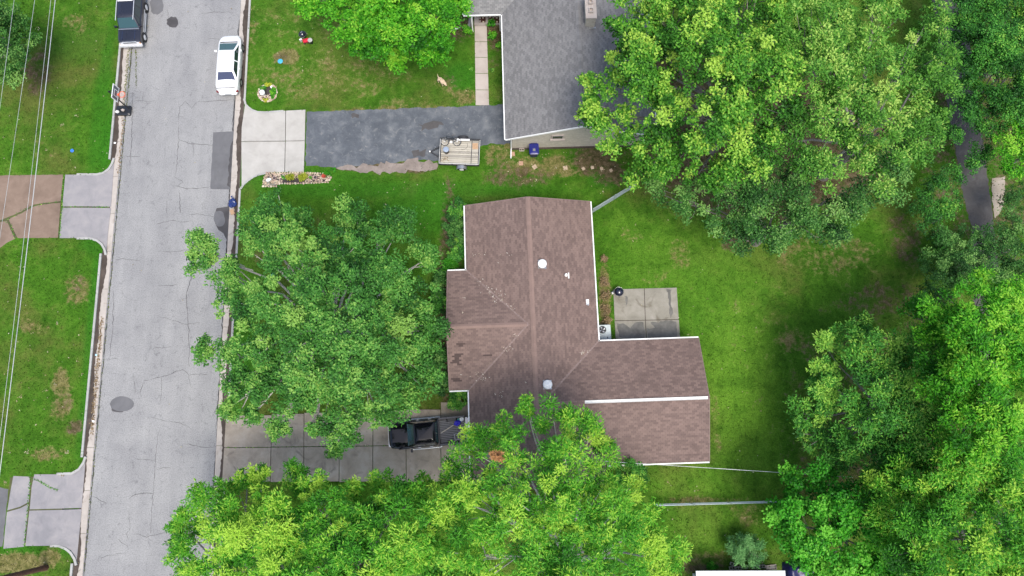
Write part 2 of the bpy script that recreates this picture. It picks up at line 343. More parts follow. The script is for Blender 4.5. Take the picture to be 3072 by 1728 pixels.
# ------------------------------------------------------------------ road, patches, cracks
Y0, Y1 = -60, 90
def road():
    m, nt, ln, b = new_mat('road_asphalt'); g = nt.new('ShaderNodeNewGeometry'); P = g.outputs['Position']
    mp = nt.new('ShaderNodeMapping'); mp.inputs['Scale'].default_value = (1, .12, 1); ln.new(P, mp.inputs[0])
    n1 = noise(nt, ln, P, .35, 6, .6, .4); n2 = noise(nt, ln, mp.outputs[0], 1.3, 5, .6); n3 = noise(nt, ln, P, 12, 5, .85); n4 = noise(nt, ln, P, 2.4, 6, .7)
    c = ramp(nt, [(.258, .258, .258), (.292, .292, .289), (.327, .326, .319)], [.32, .5, .7]); ln.new(n1.outputs[0], c.inputs[0])
    s = ramp(nt, [(.9, .9, .91), (1.03, 1.03, 1.03)], [.34, .66]); ln.new(n2.outputs[0], s.inputs[0])
    col = mixc(nt, ln, 1.0, c.outputs[0], s.outputs[0], 'MULTIPLY')
    f = ramp(nt, [(.56, .56, .57), (1, 1, 1), (1.0, 1.0, 1.0)], [.4, .54, .75]); ln.new(n3.outputs[0], f.inputs[0])
    col = mixc(nt, ln, .8, col, f.outputs[0], 'MULTIPLY')
    # fine craquelure
    v = nt.new('ShaderNodeTexVoronoi'); v.feature = 'DISTANCE_TO_EDGE'; v.inputs['Scale'].default_value = .75
    nd = noise(nt, ln, P, 1.2, 6, .7); ad = nt.new('ShaderNodeVectorMath'); ad.operation = 'MULTIPLY_ADD'
    ln.new(nd.outputs['Color'], ad.inputs[0]); ad.inputs[1].default_value = (1.6, 1.6, 0); ln.new(P, ad.inputs[2]); ln.new(ad.outputs[0], v.inputs['Vector'])
    e = mapr(nt, ln, v.outputs[0], .0, .032, 1, 0)
    e = math2(nt, ln, 'MULTIPLY', e, mapr(nt, ln, n4.outputs[0], .46, .62, 0, .6))
    col = mixc(nt, ln, e, col, (.1, .1, .105))
    ln.new(col, b.inputs['Base Color']); b.inputs['Roughness'].default_value = .85; b.inputs['Specular IOR Level'].default_value = .3
    bump(nt, ln, b, n3.outputs[0], .3, .012)
    mb = MB(); mb.prism([(rx(XL, Y0), Y0), (rx(XR, Y0), Y0), (rx(XR, Y1), Y1), (rx(XL, Y1), Y1)], -.05, 0.0)
    return tag(mb.build('road', m), 'weathered pale grey asphalt street with cracks and dark patches', kind='structure')
ROAD = road()
rnd = random.Random(11)
def rough_poly(pts, amp, step=.25, rn=rnd):
    o = []
    for i in range(len(pts)):
        a = Vector(pts[i][:2]); b = Vector(pts[(i + 1) % len(pts)][:2]); k = max(1, int((b - a).length / step))
        for t in range(k): o.append(a.lerp(b, t / k) + Vector((rn.uniform(-amp, amp), rn.uniform(-amp, amp))))
    return o
def patch(px, mat, z=.005, amp=.02, name='asphalt_patch', parent=ROAD, label=None):
    mb = MB(); mb.prism(rough_poly([G(*p) for p in px], amp), z - .012, z)
    o = mb.build(name, mat, parent)
    if label: o['label'] = label
    return o
def ell(cx, cy, a, b, n=18, rot=0):
    return [(cx + a * math.cos(t) * math.cos(rot) - b * math.sin(t) * math.sin(rot), cy + a * math.cos(t) * math.sin(rot) + b * math.sin(t) * math.cos(rot)) for t in (2 * math.pi * k / n for k in range(n))]
patch([(640, 397), (702, 394), (690, 568), (631, 567)], M['asph_patch'], label='rectangular darker patch beside the pale apron')
patch([(692, 440), (703, 400), (700, 420), (691, 560), (682, 555), (687, 500)], M['asph_wet'], .009, .06)
patch(ell(366, 1212, 36, 23), M['asph_patch'], label='round dark patch near the west gutter')
patch(ell(356, 1222, 24, 16), M['asph_wet'], .003, .05)
patch([(650, 625), (688, 618), (686, 730), (670, 700), (655, 690), (645, 670), (643, 645)], M['asph_wet'], label='dark tar patch beside the blue bag')
patch(ell(658, 656, 17, 25), M['asph_patch'], .009, .05)
patch(ell(517, 66, 17, 17), M['asph_wet'], .005, .07, label='small ragged dark pothole patch')
patch(ell(470, 15, 20, 30), M['asph_patch'], .005, .1)
def crack(pts, wd=.035, amp=.05, name='crack'):
    P = [G(*p) for p in pts]; L = []; st = .22
    for i in range(len(P) - 1):
        k = max(1, int((P[i + 1] - P[i]).length / st))
        for t in range(k): L.append(P[i].lerp(P[i + 1], t / k) + Vector((rnd.uniform(-amp, amp), rnd.uniform(-amp, amp), 0)))
    L.append(P[-1]); vs_ = []; n = len(L)
    for i, p in enumerate(L):
        d = (L[min(i + 1, n - 1)] - L[max(i - 1, 0)]); d.normalize(); s = Vector((-d.y, d.x, 0)) * wd * .5 * rnd.uniform(.4, 1.2) * (1 - .6 * abs(2 * i / max(1, n - 1) - 1) ** 3)
        vs_ += [(p.x + s.x, p.y + s.y, .004), (p.x - s.x, p.y - s.y, .004)]
    MB().add(vs_, [(2 * i, 2 * i + 1, 2 * i + 3, 2 * i + 2) for i in range(n - 1)]).build(name, M['crack'], ROAD)
for c in [[(536, 360), (535, 440), (530, 500), (525, 530)], [(540, 420), (575, 432), (640, 436)], [(580, 432), (582, 465)], [(520, 530), (550, 545), (530, 560)], [(510, 555), (560, 565), (600, 565), (633, 559)],
          [(537, 575), (543, 640)], [(560, 645), (590, 642), (645, 650)], [(470, 672), (520, 660), (550, 668), (575, 662)], [(367, 468), (420, 470)], [(345, 778), (378, 777), (420, 782)], [(474, 755), (520, 755), (580, 746)],
          [(470, 858), (535, 855)], [(475, 950), (505, 955), (560, 973), (600, 968)], [(460, 1045), (515, 1040)], [(430, 1143), (490, 1128), (550, 1108), (567, 1125), (572, 1160)], [(567, 1125), (625, 1122)], [(325, 1077), (355, 1077)],
          [(430, 1150), (420, 1180)], [(485, 1130), (482, 1210)], [(460, 1254), (500, 1262), (560, 1275), (575, 1290)], [(475, 1298), (470, 1350), (462, 1430), (455, 1550), (452, 1600)], [(555, 1332), (600, 1340), (645, 1342)],
          [(468, 1382), (405, 1376)], [(470, 1406), (512, 1402)], [(385, 1494), (420, 1480), (462, 1480)], [(280, 1490), (320, 1510)], [(387, 1530), (390, 1590), (380, 1600), (385, 1620)], [(290, 1680), (330, 1665), (380, 1658)], [(405, 1600), (440, 1610), (500, 1598)],
          [(355, 1620), (385, 1640)], [(400, 1120), (405, 1180)], [(430, 110), (455, 112)], [(605, 40), (660, 35), (700, 38)], [(405, 300), (450, 305), (470, 300)], [(430, 275), (428, 310)], [(555, 305), (575, 325), (590, 305)],
          [(600, 305), (700, 300)], [(560, 300), (540, 320), (536, 360)], [(500, 600), (500, 640)], [(600, 740), (560, 880), (565, 960), (568, 1100)], [(398, 275), (396, 400), (390, 500)], [(340, 870), (340, 950), (330, 1070)], [(500, 20), (510, 90)], [(620, 115), (660, 117)]]:
    crack(c, rnd.uniform(.022, .042))
for side in (0, 1):                      # long ragged joint between asphalt and gutter
    for y in range(60, 1700, 210):
        x0, x1 = [((395 - .091 * (q - 150)) if side == 0 else (720 - .053 * q)) for q in (y, y + 215)]
        crack([(x0, y), (x1, y + 215)], .1, .03)
        if side: crack([(x0 - 2, y + 20), (x1 - 2.5, y + 190)], .05, .06)
for k in range(70):                      # alligator cracking near the gutters
    y = rnd.choice([rnd.uniform(1180, 1250), rnd.uniform(1270, 1420), rnd.uniform(1270, 1400), rnd.uniform(930, 1150), rnd.uniform(275, 310)])
    xe = 720 - .053 * y if y > 1255 or y < 1180 else 395 - .091 * (y - 150)
    if y < 320: x = rnd.uniform(385, 425)
    elif xe > 500: x = xe - abs(rnd.gauss(4, 10 if y > 1255 else 4))
    else: x = xe + abs(rnd.gauss(10, 18))
    a = rnd.uniform(0, 6.28); l = rnd.uniform(6, 16); crack([(x, y), (x + l * math.cos(a), y + l * math.sin(a))], .03, .04)

# ------------------------------------------------------------------ kerbs, gutters
def seg_strip(d0, d1, side, ya, yb, z0, z1, z1b=None):
    """strip between distances d0,d1 outside the asphalt edge"""
    sg = -1 if side == 'w' else 1; c = XL if side == 'w' else XR
    p = [(rx(c, ya) + sg * d0, ya), (rx(c, ya) + sg * d1, ya), (rx(c, yb) + sg * d1, yb), (rx(c, yb) + sg * d0, yb)]
    mb = MB(); z1b = z1 if z1b is None else z1b
    tp = [(p[0][0], p[0][1], z1), (p[1][0], p[1][1], z1b), (p[2][0], p[2][1], z1b), (p[3][0], p[3][1], z1)]
    bt = [(a, b, z0) for a, b in p]
    f = [(3, 2, 1, 0), (4, 5, 6, 7), (0, 1, 5, 4), (1, 2, 6, 5), (2, 3, 7, 6), (3, 0, 4, 7)]
    if sg < 0: f = [q[::-1] for q in f]
    return mb.add(bt + tp, f)
KERB = {}
for side, nm in (('w', 'west'), ('e', 'east')):
    st = struct('kerb_and_gutter', 'concrete kerb and gutter along the %s side of the street' % nm); KERB[side] = st
    gaps = []
    for k, v in APRON.items():
        if (side == 'w') == (k in ('nw', 'sw')):
            yy = [p.y for p in v if dedge(p) < 1.0]; gaps.append((min(yy), max(yy)))
    y = -16.0 + (0.7 if side == 'e' else 0)
    while y < 42:
        ln_ = 2.9 + rnd.uniform(-.15, .15)
        seg_strip(.015, .7, side, y + .012, y + ln_ - .012, -.05, .004 + rnd.uniform(0, .01), -.012).build('gutter_pan', M['conc_kerb'], st)
        y += ln_
    y = -16.0
    while y < 42:
        a, b = y, y + 2.9; y = b
        for g0, g1 in gaps:
            if a < g1 and b > g0:
                if a < g0: b = g0
                elif b > g1: a = g1
                else: a = b
        if b - a > .05: seg_strip(.7, KO, side, a + .01, b - .01, -.05, .115).build('kerb_stone', M['kerb_top'], st)
    # debris and damp in the gutter, ragged edge
    mb = MB(); sg = -1 if side == 'w' else 1; c = XL if side == 'w' else XR; y = -16.0; L = []
    while y < 42:
        L.append((y, max(.02, (.27 if side == 'w' else .32) + .13 * math.sin(y * .9) * math.sin(y * .31 + 1) + rnd.uniform(-.045, .045)))); y += .18
    vs_ = []
    for y, wd in L: vs_ += [(rx(c, y) + sg * (.7 - wd), y, .016), (rx(c, y) + sg * .7, y, .016)]
    fs = [((2 * i, 2 * i + 1, 2 * i + 3, 2 * i + 2) if sg > 0 else (2 * i + 2, 2 * i + 3, 2 * i + 1, 2 * i)) for i in range(len(L) - 1)]
    tag(mb.add(vs_, fs).build('gutter_debris', M['debris'], st), kind='stuff')

# ------------------------------------------------------------------ driveways and slabs
def slab(px, z0, z1, mat, parent, name='slab', ramp_=False, amp=0.0):
    P = [G(*p, z1) for p in px] if not isinstance(px[0], Vector) else px
    if amp: P = rough_poly(P, amp)
    mb = MB(); mb.prism([(p[0], p[1]) for p in P], z0, z1)
    me = mb.mesh(name, mat)
    if ramp_:
        bm = bmesh.new(); bm.from_mesh(me); cx = sum(p[0] for p in P) / len(P); cc = XL if cx < -25 else XR; sg = -1 if cx < -25 else 1
        nrm = Vector((1, -RK, 0)).normalized(); co = Vector((cc + sg * 1.6, 0, 0))
        bmesh.ops.bisect_plane(bm, geom=bm.verts[:] + bm.edges[:] + bm.faces[:], plane_co=co, plane_no=nrm)
        for v in bm.verts:
            d = dedge(v.co)
            if v.co.z > z0 + .01 and d < 1.6: v.co.z = .02 + (z1 - .02) * max(0, (d - .7) / .9)
        bm.to_mesh(me); bm.free()
    return link(name, me, parent)
nwd = struct('driveway', 'grey concrete apron and brown aggregate driveway beside the street')
slab([(196, 524), (290, 524), (310, 520), (326, 508), (337, 490), (341, 478), (331, 619), (187, 619)], -.05, .104, M['conc_grey'], nwd, ramp_=True)
slab([(186, 623), (331, 623), (322, 700), (317, 760), (312, 745), (304, 731), (290, 720), (270, 714), (178, 714)], -.05, .104, M['conc_grey'], nwd, ramp_=True)
slab([(-260, 536), (0, 526), (189, 524), (182, 603), (150, 607), (100, 614), (62, 636), (0, 660), (-260, 690)], -.05, .1, M['pebble'], nwd, amp=.02)
slab([(181, 609), (150, 611), (104, 618), (64, 640), (26, 657), (45, 700), (52, 714), (174, 713)], -.05, .1, M['pebble'], nwd, amp=.02)
slab([(20, 662), (38, 704), (46, 716), (20, 728), (0, 744), (-260, 860), (-260, 700), (0, 667)], -.05, .1, M['pebble'], nwd, amp=.02)
swd = struct('driveway', 'cracked grey concrete apron with weedy joints near the utility pole')
slab([(103, 1423), (214, 1423), (235, 1410), (250, 1388), (255, 1372), (243, 1524), (89, 1528), (95, 1460)], -.05, .104, M['conc_grey'], swd, ramp_=True)
slab([(88, 1532), (243, 1528), (240, 1560), (227, 1690), (222, 1675), (210, 1657), (195, 1645), (174, 1637), (76, 1638)], -.05, .104, M['conc_grey'], swd, ramp_=True)
slab([(40, 1428), (88, 1430), (90, 1450), (86, 1506), (60, 1520), (22, 1531), (32, 1470)], -.05, .104, M['conc_grey'], swd)
slab([(21, 1536), (60, 1525), (85, 1512), (80, 1570), (72, 1640), (10, 1646), (15, 1590)], -.05, .104, M['conc_grey'], swd)
slab([(-240, 1440), (0, 1462), (26, 1468), (17, 1540), (8, 1640), (-240, 1650)], -.05, .1, M['asph_patch'], swd, amp=.04)
slab([(206, 528), (285, 527), (280, 560), (266, 711), (182, 711)], -.05, .097, M['joint'], nwd, 'joint_bed'); slab([(-255, 540), (188, 527), (176, 710), (50, 712), (0, 738), (-255, 850)], -.05, .096, M['joint'], nwd, 'joint_bed')
slab([(30, 1432), (196, 1428), (190, 1500), (172, 1630), (15, 1640)], -.05, .097, M['joint'], swd, 'joint_bed')
ned = struct('driveway', 'pale concrete apron with four joints leading to dark asphalt')
slab([(736, 300), (741, 315), (752, 327), (770, 334), (790, 335), (856, 332), (855, 422), (723, 423), (724, 380)], -.05, .104, M['conc_white'], ned, ramp_=True)
slab([(858, 332), (916, 329), (914, 421), (857, 422)], -.05, .104, M['conc_white'], ned)
slab([(723, 425), (855, 424.5), (853, 516), (800, 517), (775, 523), (752, 534), (734, 550), (724, 565)], -.05, .104, M['conc_white'], ned, ramp_=True)
slab([(857, 424), (914, 423), (911, 515), (855, 516)], -.05, .104, M['conc_white'], ned)
slab([(919, 336), (990, 332), (1100, 330), (1250, 324), (1420, 318), (1516, 314), (1550, 320), (1552, 432), (1470, 431), (1440, 440), (1320, 484), (1290, 482), (1240, 478), (1180, 488), (1090, 496), (1030, 502), (985, 502), (950, 498), (917, 498)], -.05, .1, M['asph_old'], ned, 'asphalt_surface', amp=.07)
for q_ in ([(1255, 374), (1310, 366), (1330, 376), (1290, 390), (1270, 392)], [(1240, 455), (1275, 452), (1280, 470), (1245, 470)], [(1050, 345), (1075, 343), (1078, 352), (1055, 353)]): patch(q_, M['lane'], .104, .14, 'oil_stain', ned)
patch([(985, 503), (1030, 503), (1090, 497), (1180, 489), (1240, 480), (1290, 483), (1318, 487), (1316, 500), (1280, 512), (1200, 520), (1100, 519), (1020, 513)], M['grit'], .103, .2, 'gravel_strip', ned)
sed = struct('driveway', 'stained concrete two car driveway under the trees')
xs = [(676, 664), (815, 811), (912, 911), (1018, 1017), (1119, 1118), (1217, 1219), (1322, 1323), (1440, 1446)]
def ytop(x): return 1246 - (x - 676) * .032 - (18 if x > 1290 else 0)
for i in range(len(xs) - 1):
    (a, b), (c, d) = xs[i], xs[i + 1]; ym = 1342 - (a - 676) * .012
    slab([(a + 1, ytop(a)), (c - 1, ytop(a)), ((c + d) / 2 - 1, ym - 1), ((a + b) / 2 + 1, ym)], -.05, .104, M['conc_drive'], sed, ramp_=(i == 0))
    slab([((a + b) / 2 + 1, ym + 2), ((c + d) / 2 - 1, ym + 1), (d - 1, 1444), (b + 1, 1446)], -.05, .104, M['conc_drive'], sed, ramp_=(i == 0))
wk = struct('walkway', 'tan concrete path of square slabs from porch to asphalt driveway')
yw = [77, 125, 172, 220, 269.5, 316]
for i in range(5):
    a, b = yw[i] + .8, yw[i + 1] - .8
    l = lambda y: 1424 + (y - 77) * .013; r = lambda y: 1460 + (y - 77) * .029
    slab([(l(a), a), (r(a), a), (r(b), b), (l(b), b)], -.02, .12, M['conc_walk'], wk)
pt = struct('patio', 'four square concrete patio slabs with puddles behind the brown house')
for q in ([(1840, 868), (1932, 865.5), (1935, 959.5), (1844, 961)], [(1934, 865.5), (2030, 863), (2036, 957.5), (1937, 959.5)], [(1844, 963), (1935, 961.5), (1939, 1026), (1848, 1028)], [(1937, 961.5), (2036.5, 959.5), (2041, 1024), (1941, 1026)]):
    slab(q, -.02, .13, M['conc_patio'], pt)
slab([(1843, 870), (2028, 866), (2037, 1022), (1850, 1025)], -.02, .12, M['debris'], pt, 'joint_bed')
def puddle(px): 
    mb = MB(); mb.prism(rough_poly([G(*p, .13) for p in px], .05, .16), .128, .134); return mb.build('puddle', M['water'], pt)
puddle([(1850, 972), (1868, 968), (1890, 984), (1905, 968), (1932, 966), (1934, 1018), (1900, 1020), (1858, 1010)])
puddle([(1941, 985), (1965, 984), (1952, 966), (1975, 968), (1990, 962), (2028, 963), (2032, 1014), (1944, 1018)])
puddle([(1874, 886), (1879, 888), (1885, 900), (1880, 915), (1876, 918), (1877, 900)])
puddle([(2000, 865), (2014, 868), (2012, 905), (2020, 940), (2010, 955), (2006, 900)])
al = struct('lane', 'narrow grey asphalt lane with a pale concrete edge under the trees')
slab([(2790, -60), (2890, -60), (2935, 330), (2972, 590), (2990, 760), (3040, 1100), (2930, 1100), (2916, 690), (2884, 560), (2845, 330)], -.05, .1, M['lane'], al, 'asphalt_surface', amp=.08)
slab([(2975, 536), (3016, 530), (3014, 600), (3000, 640), (2984, 660), (2977, 600)], -.05, .115, M['conc_drive'], al, amp=.05)
for q in ([(735, -40), (735, 140), (733, 240), (732, 280), (736, 303), (742, 317), (754, 329), (772, 336)],):
    pass
# curved kerb returns around the lawn corners
def kerb_return(px, side, wd=.16):
    P = [G(*p, .11) for p in px]; n = len(P); I = []; O = []
    for i, p in enumerate(P):
        d = (P[min(i + 1, n - 1)] - P[max(i - 1, 0)]).normalized(); s = Vector((-d.y, d.x, 0)) * wd / 2
        I.append((p + s)); O.append((p - s))
    mb = MB(); mb.loft([[(a.x, a.y, -.05), (a.x, a.y, .122), (b.x, b.y, .122), (b.x, b.y, -.05)] for a, b in zip(I, O)])
    mb.build('kerb_return', M['kerb_top'], KERB[side])
kerb_return([(732, 296), (736, 310), (744, 321), (756, 330), (772, 336), (795, 337), (850, 333)], 'e')
kerb_return([(722, 566), (730, 553), (744, 541), (760, 530), (778, 523), (800, 518)], 'e')
kerb_return([(341, 474), (336, 490), (326, 506), (310, 518), (290, 523), (230, 523)], 'w')
kerb_return([(230, 715), (270, 715), (290, 721), (304, 732), (313, 747), (317, 764)], 'w')
kerb_return([(256, 1370), (250, 1388), (236, 1408), (215, 1420), (170, 1422)], 'w')
kerb_return([(150, 1638), (176, 1638), (196, 1646), (211, 1658), (223, 1677), (228, 1696)], 'w')

# ------------------------------------------------------------------ foliage
def unit(a): return a / np.maximum(np.linalg.norm(a, axis=-1, keepdims=True), 1e-9)
def leaves_mesh(name, C, A, N, L, W, var, mat):
    """one kite-shaped leaf per row: centre, axis, normal, length, width"""
    A = unit(A); S = unit(np.cross(A, N)); N2 = np.cross(S, A); L = L[:, None]; W = W[:, None]
    V = np.stack([C - A * L * .5, C + S * W * .5 - A * L * .08 + N2 * W * .12, C + A * L * .5 - N2 * L * .1, C - S * W * .5 - A * L * .08 + N2 * W * .12], 1).reshape(-1, 3)
    F = np.arange(len(C) * 4).reshape(-1, 4); me = bpy.data.meshes.new(name); mesh_np(me, V, F)
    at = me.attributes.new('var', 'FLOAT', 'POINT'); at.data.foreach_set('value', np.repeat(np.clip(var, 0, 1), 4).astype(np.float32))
    me.materials.append(mat); return me
def rand_dirs(g, n): return unit(g.normal(size=(n, 3)))
def clump_leaves(g, cc, cr, cv, n, L, W, style):
    """leaves of many clumps; cc centres, cr radii, cv colour value of each clump"""
    k = len(cc); idx = np.repeat(np.arange(k), np.maximum(6, n * (cr / cr.mean()) ** 2).astype(int)); m = len(idx)
    d = rand_dirs(g, m); d[:, 2] = np.abs(d[:, 2]) * 1.0 - .2; d = unit(d)
    rr = g.random(m) ** .5 * (1 + .35 * np.sin(d[:, 0] * 5 + idx * 1.7) * np.sin(d[:, 1] * 6 + idx * 2.3))
    C = cc[idx] + d * (cr[idx] * rr)[:, None] * np.array([1, 1, .62])
    up = np.array([0, 0, 1.0])
    if style == 'spray':                 # long narrow leaves bursting from the twig end
        A = unit(d + g.normal(size=(m, 3)) * .45 + np.array([0, 0, .1])); A[:, 2] *= .55
        N = unit(up * 1.35 + d * .3 + g.normal(size=(m, 3)) * .42)
    else:
        A = unit(d * .7 + g.normal(size=(m, 3)) * .8); A[:, 2] *= .5
        N = unit(up * 1.4 + d * .5 + g.normal(size=(m, 3)) * .5)
    var = cv[idx] + g.normal(size=m) * .12 + (rr - .6) * .24 + d[:, 2] * .26 - .06  # new-growth tips; clump tops lightened and bottoms darkened, shading painted into leaf colour
    return C, A, N, L * g.uniform(.6, 1.35, m), W * g.uniform(.7, 1.3, m), var
KS = 3072 / 2576.0
def tree(label, base, lobes, mat, bark, z_of=None, seed=1, L=.24, W=.11, cr=(.42, .75), per=55, dens=1.5, style='broad', trunk_r=.35, group=None, vmean=.45, cat='tree', name='tree', flatten=.78, twigs=True, inner=.3):
    g = np.random.default_rng(seed); b = G(base[0] * KS, base[1] * KS, .09)
    root = thing(name, label, cat, b, 0, group); off = np.array(b)
    LC = []; CC = []; CR = []; CV = []; links = []
    for li, lb in enumerate(lobes):
        x, y, r, z = lb; c = np.array(G(x * KS, y * KS, z)); rw = r * KS * MPP(x * KS, y * KS, z); rw = max(rw * .7, rw - (.15 if z > 3.9 else .03))
        LC.append((c, rw)); area = math.pi * rw * rw; n = max(8, int(area * dens * 1.0)); ni = max(3, int(area * dens * .45))
        d = rand_dirs(g, n + ni); d[:, 2] = np.where(g.random(n + ni) < .85, np.abs(d[:, 2]), d[:, 2] * .5); d = unit(d)
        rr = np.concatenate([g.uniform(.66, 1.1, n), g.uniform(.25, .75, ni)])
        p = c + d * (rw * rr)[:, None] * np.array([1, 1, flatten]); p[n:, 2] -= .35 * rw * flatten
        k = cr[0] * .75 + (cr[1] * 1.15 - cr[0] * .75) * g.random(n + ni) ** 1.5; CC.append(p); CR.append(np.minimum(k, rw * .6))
        CV.append(vmean + g.normal(size=n + ni) * .19 + (d[:, 2] - .5) * .16 + g.normal() * .1); n = n + ni  # upper clumps get lighter leaf colour, painted shading along with new growth
        links += [(li, q) for q in p[g.random(n) < .25]]
    CC = np.concatenate(CC); CR = np.concatenate(CR); CV = np.concatenate(CV)
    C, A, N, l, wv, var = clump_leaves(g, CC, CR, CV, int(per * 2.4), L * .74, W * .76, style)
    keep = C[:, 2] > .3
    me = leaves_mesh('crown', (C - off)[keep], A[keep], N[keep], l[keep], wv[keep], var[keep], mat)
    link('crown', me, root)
    # wood: trunk, a limb to every lobe, twigs to some clumps
    zc = np.mean([c[2] for c, _ in LC]); fork = Vector((0, 0, max(1.2, zc * .42))); rn = random.Random(seed)
    MB().tube([(0, 0, -.15), (rn.uniform(-.05, .05), rn.uniform(-.05, .05), fork.z * .5), fork], [trunk_r * 1.25, trunk_r * .95, trunk_r * .8], 9).build('trunk', bark, root, 60)
    limb_mid = {}
    for li, (c, rw) in enumerate(LC):
        e = Vector(c - off); e.z -= rw * flatten * .75; mid = fork.lerp(e, .5) + Vector((rn.uniform(-.5, .5), rn.uniform(-.5, .5), rn.uniform(.1, .7)))
        q = fork.lerp(e, .25) + Vector((rn.uniform(-.25, .25), rn.uniform(-.25, .25), rn.uniform(.1, .5)))
        r0 = trunk_r * .3
        MB().tube([fork - Vector((0, 0, .3)), q, mid, fork.lerp(e, .78) + Vector((rn.uniform(-.2, .2), rn.uniform(-.2, .2), .1)), e], [r0, r0 * .8, r0 * .58, r0 * .4, r0 * .25], 6).build('limb', bark, root, 60)
        limb_mid[li] = (mid, e)
    if twigs:
        mb = MB()
        for li, p in links:
            mid, e = limb_mid[li]; t = Vector(p - off); s = mid.lerp(e, rn.uniform(.3, 1)); m_ = s.lerp(t, .55) + Vector((rn.uniform(-.15, .15), rn.uniform(-.15, .15), rn.uniform(-.05, .15)))
            mb.tube([s, m_, t], [trunk_r * .1, trunk_r * .07, .012], 4)
        if mb.v: tag(mb.build('twigs', bark, root, 60), kind='stuff')
    return root
def plant(name, label, px, r, h, mat, cat, seed, n=260, L=.14, W=.06, style='broad', z0=.09, group=None, vmean=.5, stems=5, stem_mat=None, squash=1.0):
    g = np.random.default_rng(seed); b = G(px[0], px[1], z0); root = thing(name, label, cat, b, 0, group)
    k = max(4, int(n / 26)); d = rand_dirs(g, k); d[:, 2] = np.abs(d[:, 2])
    cc = d * np.array([r * .72, r * .72 * squash, h * .62]) * g.uniform(.5, 1, (k, 1)) + np.array([0, 0, h * .3])
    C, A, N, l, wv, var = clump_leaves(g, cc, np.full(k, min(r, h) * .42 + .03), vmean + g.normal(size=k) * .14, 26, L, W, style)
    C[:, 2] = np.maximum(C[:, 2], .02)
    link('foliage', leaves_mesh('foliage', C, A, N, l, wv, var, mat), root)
    rn = random.Random(seed)
    for s in range(stems):
        e = cc[s % k]; MB().tube([(rn.uniform(-.04, .04), rn.uniform(-.04, .04), -.03), (e[0] * .4, e[1] * .4, e[2] * .6), tuple(e)], [.018, .012, .005], 4).build('stem', stem_mat or M['bark'], root)
    return root
LM = {}
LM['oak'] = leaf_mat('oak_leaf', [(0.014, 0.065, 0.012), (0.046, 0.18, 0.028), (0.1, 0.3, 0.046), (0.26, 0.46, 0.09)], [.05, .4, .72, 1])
LM['lime'] = leaf_mat('lime_leaf', [(0.018, 0.11, 0.007), (0.05, 0.26, 0.012), (0.115, 0.42, 0.02), (0.3, 0.58, 0.05)], [.05, .4, .72, 1], .35)
LM['gold'] = leaf_mat('golden_leaf', [(0.014, 0.06, 0.007), (0.046, 0.185, 0.017), (0.115, 0.34, 0.03), (0.38, 0.58, 0.08)], [.05, .38, .7, 1], .32)
LM['pecan'] = leaf_mat('pecan_leaf', [(0.014, 0.085, 0.008), (0.048, 0.235, 0.016), (0.12, 0.41, 0.028), (0.4, 0.62, 0.07)], [.05, .38, .7, 1], .35)
LM['olive'] = leaf_mat('pale_leaf', [(0.015, 0.068, 0.009), (0.056, 0.195, 0.021), (0.13, 0.34, 0.04), (0.38, 0.55, 0.11)], [.05, .38, .7, 1], .3)
LM['dark'] = leaf_mat('dark_leaf', [(0.012, 0.05, 0.01), (0.032, 0.125, 0.022), (0.075, 0.22, 0.04), (0.2, 0.38, 0.09)], [.05, .42, .75, 1], .25)
LM['ash'] = leaf_mat('ash_leaf', [(0.016, 0.08, 0.014), (0.045, 0.2, 0.026), (0.105, 0.35, 0.042), (0.32, 0.56, 0.08)], [.05, .4, .72, 1], .3)
LM['vivid'] = leaf_mat('vivid_leaf', [(0.012, 0.1, 0.007), (0.03, 0.21, 0.011), (0.07, 0.37, 0.018), (0.18, 0.52, 0.05)], [.05, .4, .72, 1], .35)
LM['yellow'] = leaf_mat('yellow_leaf', [(.15, .2, .015), (.3, .36, .02), (.5, .52, .06)], [.1, .5, .95], .3)
LM['red'] = leaf_mat('red_leaf', [(.25, .02, .015), (.5, .06, .04), (.6, .16, .1)], None, .2)
LM['brownleaf'] = leaf_mat('dry_leaf', [(.09, .055, .025), (.2, .14, .07), (.36, .27, .16)], None, .15)
LM['rust'] = leaf_mat('rust_leaf', [(.28, .12, .05), (.45, .24, .1), (.55, .36, .2)], None, .2)
LM['weed'] = leaf_mat('weed_leaf', [(.05, .08, .012), (.1, .14, .02), (.2, .2, .05)], None, .2)

T1 = [(705, 550, 72, 8), (655, 560, 45, 7), (870, 540, 48, 8), (905, 570, 40, 7), (985, 590, 62, 7.5), (1062, 650, 48, 6.5), (1085, 850, 55, 6.5), (1050, 940, 60, 7), (520, 625, 48, 7), (500, 668, 34, 7), (570, 690, 45, 7.5), (580, 755, 48, 8),
      (525, 880, 36, 6.5), (585, 900, 42, 7), (600, 965, 40, 7), (575, 1025, 34, 6), (640, 1035, 34, 6), (700, 1085, 34, 6), (690, 960, 70, 8), (830, 1010, 80, 8), (865, 1085, 52, 7), (850, 1135, 28, 6), (795, 1075, 26, 6.5), (945, 1040, 52, 7), (1015, 1000, 48, 7),
      (770, 640, 90, 10), (700, 640, 50, 8.5), (640, 610, 45, 7.5), (725, 770, 90, 10.5), (850, 650, 80, 10), (930, 650, 62, 9), (850, 770, 100, 11.5), (960, 740, 85, 10), (905, 885, 100, 11), (780, 900, 90, 10.5), (655, 850, 75, 9), (1000, 850, 80, 9), (640, 760, 52, 9), (1050, 745, 58, 7.5), (740, 1000, 60, 8), (940, 960, 70, 9.5)]
tree('large oak with grey green leaves on the lawn before the brown house', (868, 838), T1, LM['oak'], M['bark_pale'], seed=3, L=.25, W=.12, per=56, dens=1.75, trunk_r=.42)
